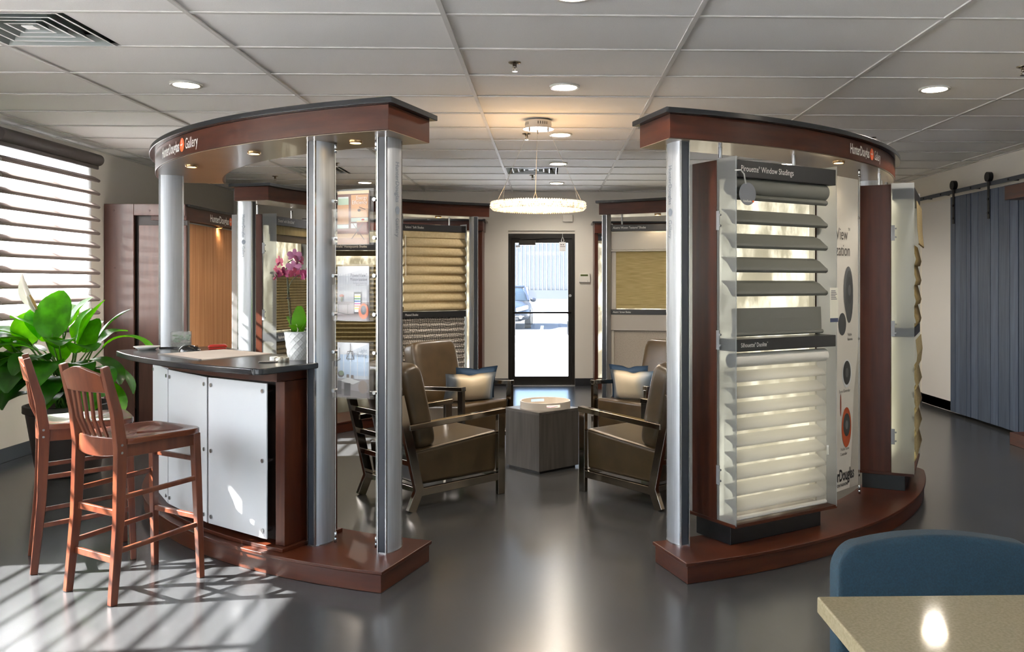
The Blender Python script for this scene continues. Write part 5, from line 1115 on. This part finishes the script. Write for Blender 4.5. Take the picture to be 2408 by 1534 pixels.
for k in range(3):
    a_ = R(95 + 120 * k); d = Vector((math.cos(a_), math.sin(a_), 0))
    top_ = d * 0.085 + Vector((0, 0, -0.071)); fork = d * 0.31 + Vector((0, 0, ZR + 0.14)); s_ = Vector((-d.y, d.x, 0))
    w_ = MB().cyl(top_, fork, 0.0016, 6).cyl(fork, d * RR + s_ * 0.035 + Vector((0, 0, ZR + 0.035)), 0.0014, 6).cyl(fork, d * RR - s_ * 0.035 + Vector((0, 0, ZR + 0.035)), 0.0014, 6); w_.build('suspension_wire', pr('wire_pale', '#c9c7bf', 0.35, 0.8), ch)
    MB().lathe([(0.006, -0.07), (0.006, -0.082), (0.003, -0.095), (0.0001, -0.096)], 8, Matrix.Translation(d * 0.085)).build('wire_grip', CHROME(), ch, smooth=True)
spot((0, 0, ZR - 0.06), 30, 165, ch, (1, 0.85, 0.66), 0.3)

# ------------------------------------------------------------------ bar stools
def stool():
    t = thing('bar_stool', 'x', 'stool', (0, 0, 0), 0, 'wooden bar stools at the service counter'); W = WOOD_S()
    hw, yb, yf = 0.168, -0.185, 0.195
    for s in (-1, 1):
        MB().beam([(s * (hw + 0.012), yb - 0.045, 0), (s * (hw + 0.004), yb - 0.012, 0.36), (s * hw, yb, 0.70), (s * hw, yb - 0.02, 0.86), (s * hw, yb - 0.075, 1.075)], [0.030, 0.034, 0.036, 0.034, 0.028], [0.034, 0.042, 0.05, 0.045, 0.032]).build('rear_leg', W, t, bevel=0.004)
        MB().beam([(s * (hw + 0.018), yf + 0.02, 0), (s * (hw + 0.010), yf + 0.01, 0.35), (s * hw, yf, 0.715)], [0.028, 0.034, 0.038], [0.028, 0.034, 0.038]).build('front_leg', W, t, bevel=0.004)
        for z0, z1 in ((0.235, 0.265), (0.475, 0.495)): MB().beam([(s * (hw + 0.008), yb - 0.012, z0), (s * (hw + 0.012), yf + 0.012, z1)], 0.018, 0.024).build('side_stretcher', W, t, bevel=0.005)
        m = MB(); m.box((s * hw - 0.012, yb, 0.655), (s * hw + 0.012, yf, 0.715)); m.build('seat_rail', W, t, bevel=0.003)
        for zz in (0.70, 0.735): MB().cyl((s * (hw + 0.012), yb - 0.004, zz - 0.02), (s * (hw + 0.021), yb - 0.004, zz - 0.02), 0.006, 10).build('bolt_head', STEEL(), t)
    for z in (0.19, 0.40): MB().beam([(-hw, yb - 0.025 + z * 0.05, z), (hw, yb - 0.025 + z * 0.05, z)], 0.016, 0.032, (0, 1, 0)).build('rear_stretcher', W, t, bevel=0.004)
    for z in (0.30, 0.585): MB().beam([(-hw, yf + 0.012, z), (hw, yf + 0.012, z)], 0.022, 0.026, (0, 1, 0)).build('front_stretcher', W, t, bevel=0.005)
    MB().box((-hw, yf - 0.012, 0.655), (hw, yf + 0.012, 0.715)).build('front_rail', W, t, bevel=0.003)
    def rail(name, z0, z1, yb_, yt_, crown):
        m = MB(); n = 12; vs = []
        for i in range(n + 1):
            u = i / n * 2 - 1; x = u * (hw - 0.014); cv = -0.022 * (1 - u * u); top = z1 + crown * (math.cos(u * PI) * 0.5 + 0.5) - (0.010 if abs(u) > 0.9 else 0); bot = z0 - (0.012 * (1 - u * u) if crown == 0 else 0)
            vs += [(x, yb_ + cv - 0.011, bot), (x, yb_ + cv + 0.011, bot), (x, yt_ + cv + 0.010, top), (x, yt_ + cv - 0.010, top)]
        m.add(vs, [(i * 4 + k, i * 4 + (k + 1) % 4, i * 4 + 4 + (k + 1) % 4, i * 4 + 4 + k) for i in range(n) for k in range(4)] + [(3, 2, 1, 0), tuple(range(n * 4, n * 4 + 4))])
        m.build(name, W, t, bevel=0.004)
    rail('crest_rail', 0.955, 1.045, -0.237, -0.262, 0.028); rail('lower_back_rail', 0.665, 0.745, yb, yb - 0.002, 0)
    for k in range(5):
        u = (k - 2) / 2; x0, x1 = u * 0.088, u * 0.105; cv = -0.02 * (1 - u * u * 0.4)
        MB().beam([(x0, yb + cv * 0.9, 0.735), (x0 * 1.08, yb - 0.035 + cv, 0.83), (x1, -0.238 + cv, 0.965)], 0.021, 0.011).build('back_slat', W, t, bevel=0.003)
    m = MB(); out = []
    n = 40
    def seat(u, v):
        a = 2 * PI * u; cx_, cy_ = math.cos(a), math.sin(a); p_ = 0.32
        x = math.copysign(abs(cx_) ** p_, cx_) * (0.205 + 0.012 * (cy_ > 0)); y_ = math.copysign(abs(cy_) ** p_, cy_) * 0.212 + 0.012
        rr = [0.0, 0.35, 0.7, 0.9, 0.985, 1.0, 1.0, 0.985][v]; zz = [0.732, 0.732, 0.735, 0.742, 0.742, 0.738, 0.720, 0.715][v]
        if v < 4: zz -= 0.005 * (1 - rr) * math.cos(a) ** 2
        return Vector((x * rr, y_ * rr, zz))
    vs = [seat(i / n, j) for j in range(8) for i in range(n)]
    m.add(vs, [(j * n + i, j * n + (i + 1) % n, (j + 1) * n + (i + 1) % n, (j + 1) * n + i) for j in range(7) for i in range(n)] + [tuple(range(8 * n - 1, 7 * n - 1, -1))])
    m.v = [Vector((v.x, max(v.y, -0.165) if abs(v.x) > 0.14 else v.y, v.z)) for v in m.v]
    m.build('seat', noisy('stool_seat_wood', '#55291b', '#6d3d28', (14, 2, 14), 0.22, None, 5, 0.02, 0.3, 1.6), t, sharp=35)
    return t
s0 = stool()
s0.location = (-1.985, 4.24, 0); s0.rotation_euler = (0, 0, math.atan2(0.84, 0.54) - PI / 2); s0['label'] = 'cherry wood bar stool with slatted back, nearest the camera'
copy_tree(s0, (-2.46, 4.66, 0), math.atan2(0.53, 0.85) - PI / 2, 'cherry wood bar stool standing behind the first, against the peace lily')

# ------------------------------------------------------------------ peace lily
pt = thing('peace_lily', 'large peace lily with broad green leaves and a white flower by the window', 'potted plant', (-3.66, 6.72, 0))
MB().lathe([(0.20, 0.0), (0.215, 0.01), (0.285, 0.47), (0.305, 0.48), (0.305, 0.53), (0.285, 0.535), (0.27, 0.47), (0.0001, 0.47)], 36).build('pot', pr('pot_dark', '#231a17', 0.55), pt, sharp=35)
MB().lathe([(0.272, 0.475), (0.15, 0.49), (0.0001, 0.495)], 24).build('soil', noisy('soil', '#2a1f16', '#4a3a2a', (60, 60, 60), 0.95), pt)
LG = [leafmat('lily_leaf', '#2c6a14', '#3f8c20', 0.55), leafmat('lily_leaf_dark', '#1d4a10', '#2a6318', 0.4), leafmat('lily_leaf_light', '#4a9a22', '#66b534', 0.6)]
PST = pr('lily_stem', '#4d7a2c', 0.5)
random.seed(21)
def lily(tipstart, az, el, ln, wd, dr, mi, tw=0.0, fold=0.22):
    b0 = Vector((random.uniform(-0.07, 0.07), random.uniform(-0.07, 0.07), 0.49)); tp = Vector(tipstart)
    mid = (b0 + tp) / 2 + Vector((random.uniform(-0.02, 0.02), random.uniform(-0.02, 0.02), 0.08))
    m = leafmesh(tp, az, el, ln * 1.08, wd * 1.3, dr, fold, tw, 12)
    lf = m.build('leaf', LG[mi], pt, smooth=True)
    MB().tube([b0, mid, tp, tp + Vector((math.cos(az) * math.cos(el), math.sin(az) * math.cos(el), math.sin(el))) * 0.05], [0.009, 0.007, 0.005, 0.003], 6).build('leaf_stem', PST, lf, smooth=True)
# x right, y away, z up, relative to the pot; the upright front leaf, the big side leaves, the drooping skirt
for a_ in [((-0.06, -0.12, 1.02), R(80), R(80), 0.36, 0.25, 0.2, 0), ((0.06, 0.02, 0.98), R(20), R(72), 0.36, 0.20, 0.4, 2), ((-0.16, 0.0, 1.05), R(165), R(50), 0.34, 0.20, 1.1, 2), ((-0.18, -0.1, 0.94), R(195), R(28), 0.40, 0.22, 1.2, 2),
           ((-0.10, 0.10, 1.10), R(120), R(60), 0.30, 0.18, 0.9, 2), ((0.10, -0.08, 0.92), R(-40), R(40), 0.30, 0.17, 1.3, 0), ((0.16, -0.05, 0.86), R(-10), R(10), 0.34, 0.17, 1.6, 1), ((0.18, 0.06, 0.80), R(10), R(0), 0.34, 0.18, 1.5, 1),
           ((-0.05, -0.2, 0.88), R(-100), R(30), 0.34, 0.18, 1.7, 1), ((-0.18, -0.14, 0.86), R(-150), R(25), 0.40, 0.19, 1.7, 1), ((-0.22, -0.02, 0.84), R(180), R(15), 0.42, 0.20, 1.5, 1), ((-0.24, 0.1, 0.92), R(170), R(20), 0.40, 0.18, 1.6, 1),
           ((-0.12, -0.16, 0.74), R(-120), R(0), 0.34, 0.17, 1.4, 1), ((-0.24, -0.1, 0.74), R(-165), R(-10), 0.34, 0.18, 1.1, 0), ((0.04, -0.22, 0.76), R(-80), R(5), 0.32, 0.17, 1.5, 1), ((0.14, -0.16, 0.74), R(-50), R(0), 0.36, 0.18, 1.4, 0),
           ((0.20, -0.02, 0.70), R(-15), R(-15), 0.34, 0.17, 1.2, 0), ((0.12, 0.12, 0.95), R(60), R(50), 0.3, 0.16, 1.1, 0), ((0.0, 0.16, 0.98), R(95), R(55), 0.32, 0.18, 1.0, 0), ((-0.2, 0.14, 0.85), R(140), R(20), 0.34, 0.17, 1.4, 1),
           ((0.22, 0.08, 0.95), R(-2), R(45), 0.50, 0.10, 2.3, 2), ((-0.02, -0.06, 0.86), R(-85), R(75), 0.22, 0.13, 0.8, 0), ((0.08, 0.0, 0.72), R(-70), R(30), 0.26, 0.13, 1.5, 0), ((-0.08, -0.1, 0.68), R(-130), R(40), 0.26, 0.13, 1.6, 0), ((0.02, 0.05, 1.0), R(50), R(78), 0.26, 0.15, 0.5, 2), ((0.16, 0.12, 1.02), R(30), R(60), 0.30, 0.11, 0.6, 1),
           ((-0.28, -0.05, 1.0), R(190), R(40), 0.38, 0.2, 1.2, 2), ((-0.3, 0.05, 0.98), R(160), R(30), 0.36, 0.2, 1.4, 0), ((-0.34, -0.1, 0.82), R(200), R(5), 0.36, 0.2, 1.2, 1), ((0.02, -0.16, 0.96), R(-60), R(45), 0.28, 0.17, 1.4, 0),
           ((-0.16, -0.2, 0.98), R(-140), R(40), 0.34, 0.18, 1.5, 1), ((-0.3, -0.18, 0.9), R(-170), R(15), 0.36, 0.19, 1.5, 1), ((-0.14, -0.12, 0.62), R(-140), R(10), 0.30, 0.15, 1.2, 1), ((0.0, -0.16, 0.62), R(-80), R(15), 0.28, 0.14, 1.3, 0), ((0.12, -0.1, 0.62), R(-40), R(10), 0.28, 0.14, 1.3, 0), ((0.06, -0.12, 0.84), R(-50), R(10), 0.34, 0.18, 1.6, 1), ((-0.02, 0.0, 1.08), R(40), R(70), 0.30, 0.18, 0.6, 2),
           ((-0.30, -0.02, 0.98), R(105), R(72), 0.26, 0.19, 0.3, 2), ((-0.20, 0.05, 1.0), R(140), R(68), 0.30, 0.2, 0.6, 2), ((0.14, -0.02, 0.92), R(70), R(74), 0.26, 0.17, 0.3, 0), ((-0.42, 0.02, 0.92), R(150), R(50), 0.34, 0.2, 1.0, 2), ((-0.40, -0.06, 0.98), R(-120), R(35), 0.36, 0.2, 1.9, 0),
           ((-0.32, -0.16, 0.88), R(-100), R(20), 0.34, 0.19, 1.8, 1), ((-0.14, -0.22, 0.84), R(-95), R(15), 0.34, 0.19, 1.75, 1), ((0.04, -0.24, 0.86), R(-85), R(20), 0.32, 0.18, 1.8, 0), ((0.20, -0.16, 0.84), R(-75), R(15), 0.34, 0.18, 1.75, 1), ((0.26, -0.06, 0.80), R(-60), R(5), 0.32, 0.17, 1.6, 0), ((-0.44, -0.1, 0.8), R(-110), R(10), 0.34, 0.18, 1.6, 1)]:
    lily(*a_)
m = leafmesh((-0.20, -0.04, 1.22), R(185), R(66), 0.32, 0.17, -0.15, -0.45, 0.3, 12)
fl = m.build('flower', veil('lily_white', '#eef0e8', 0.0, 0.5, 0.4, 0.02), pt, smooth=True); tag(fl, 'white flower hood')
MB().tube([(-0.20, -0.06, 1.25), (-0.225, -0.07, 1.31), (-0.25, -0.07, 1.36)], [0.009, 0.011, 0.006], 8).build('spadix', pr('spadix_tan', '#a38a55', 0.8), fl, smooth=True)
MB().tube([(0, 0.02, 0.49), (-0.10, 0.0, 0.85), (-0.20, -0.04, 1.23)], [0.008, 0.006, 0.005], 6).build('flower_stem', PST, fl, smooth=True)

# ------------------------------------------------------------------ foreground table and chair
tb = thing('quartz_table', 'beige speckled counter-height quartz table in the foreground corner', 'table', (1.2, 0.85, 0))
QZ = noisy('beige_quartz', '#877c62', '#948970', (220, 220, 220), 0.055, None, 3, 0, 0.0, 1.0)
MB().box((0.447, 0.25, 0.900), (1.9, 1.434, 0.928)).build('top', QZ, tb, world=True, bevel=0.003)
GF = pr('frame_grey', '#4a4a4c', 0.5, 0.5)
MB().box((0.62, 0.4, 0.86), (1.75, 1.25, 0.900)).build('sub_frame', GF, tb, world=True)
for x_, y_ in ((0.68, 0.46), (0.68, 1.18), (1.68, 0.46), (1.68, 1.18)): MB().beam([(x_, y_, 0), (x_, y_, 0.86)], 0.06, 0.06).build('leg', GF, tb, world=True, bevel=0.004)
tc_ = thing('teal_chair', 'teal upholstered counter-height chair tucked behind the quartz table', 'chair', (0.835, 1.80, 0), 0)
TEAL = noisy('teal_cloth', '#05222f', '#082d3c', (260, 260, 260), 0.8, None, 3, 0.2, 0, 1.0)
m = MB(); W_, Hb, Ht, rc2 = 0.227, 0.56, 0.905, 0.062
outl = [(-W_, Hb)] + [(-W_ + rc2 - rc2 * math.cos(t * PI / 16), Ht - 0.012 - rc2 + rc2 * math.sin(t * PI / 16)) for t in range(9)] + [(x_ / 8 * (W_ - rc2), Ht - 0.012 * (x_ / 8) ** 2) for x_ in range(-7, 8)] + [(W_ - rc2 + rc2 * math.sin(t * PI / 16), Ht - 0.012 - rc2 + rc2 * math.cos(t * PI / 16)) for t in range(9)] + [(W_, Hb)]
nn = len(outl); curve = lambda x_: 0.04 * (x_ / W_) ** 2
vs = [(x_, 0.05 - curve(x_), z) for x_, z in outl] + [(x_, 0.11 - curve(x_), z) for x_, z in outl]
m.add(vs, [tuple(range(nn)), tuple(range(2 * nn - 1, nn - 1, -1))] + [((i + 1) % nn, i, nn + i, nn + (i + 1) % nn) for i in range(nn)])
m.build('backrest', TEAL, tc_, bevel=0.012, seg=3)
MB().box((-0.215, -0.36, 0.56), (0.215, 0.09, 0.64)).build('seat', TEAL, tc_, bevel=0.025, seg=3)
for s in (-1, 1):
    for y_ in (-0.30, 0.05): MB().cyl((s * 0.17, y_, 0.57), (s * 0.205, y_ * 1.12, 0), 0.018, 12, 0.011).build('leg', pr('chair_leg_dark', '#2a2422', 0.45), tc_, sharp=40)
    MB().cyl((s * 0.19, -0.32, 0.22), (s * 0.19, 0.053, 0.22), 0.009, 8).build('footrest', pr('chair_leg_dark', '#2a2422', 0.45), tc_, sharp=40)
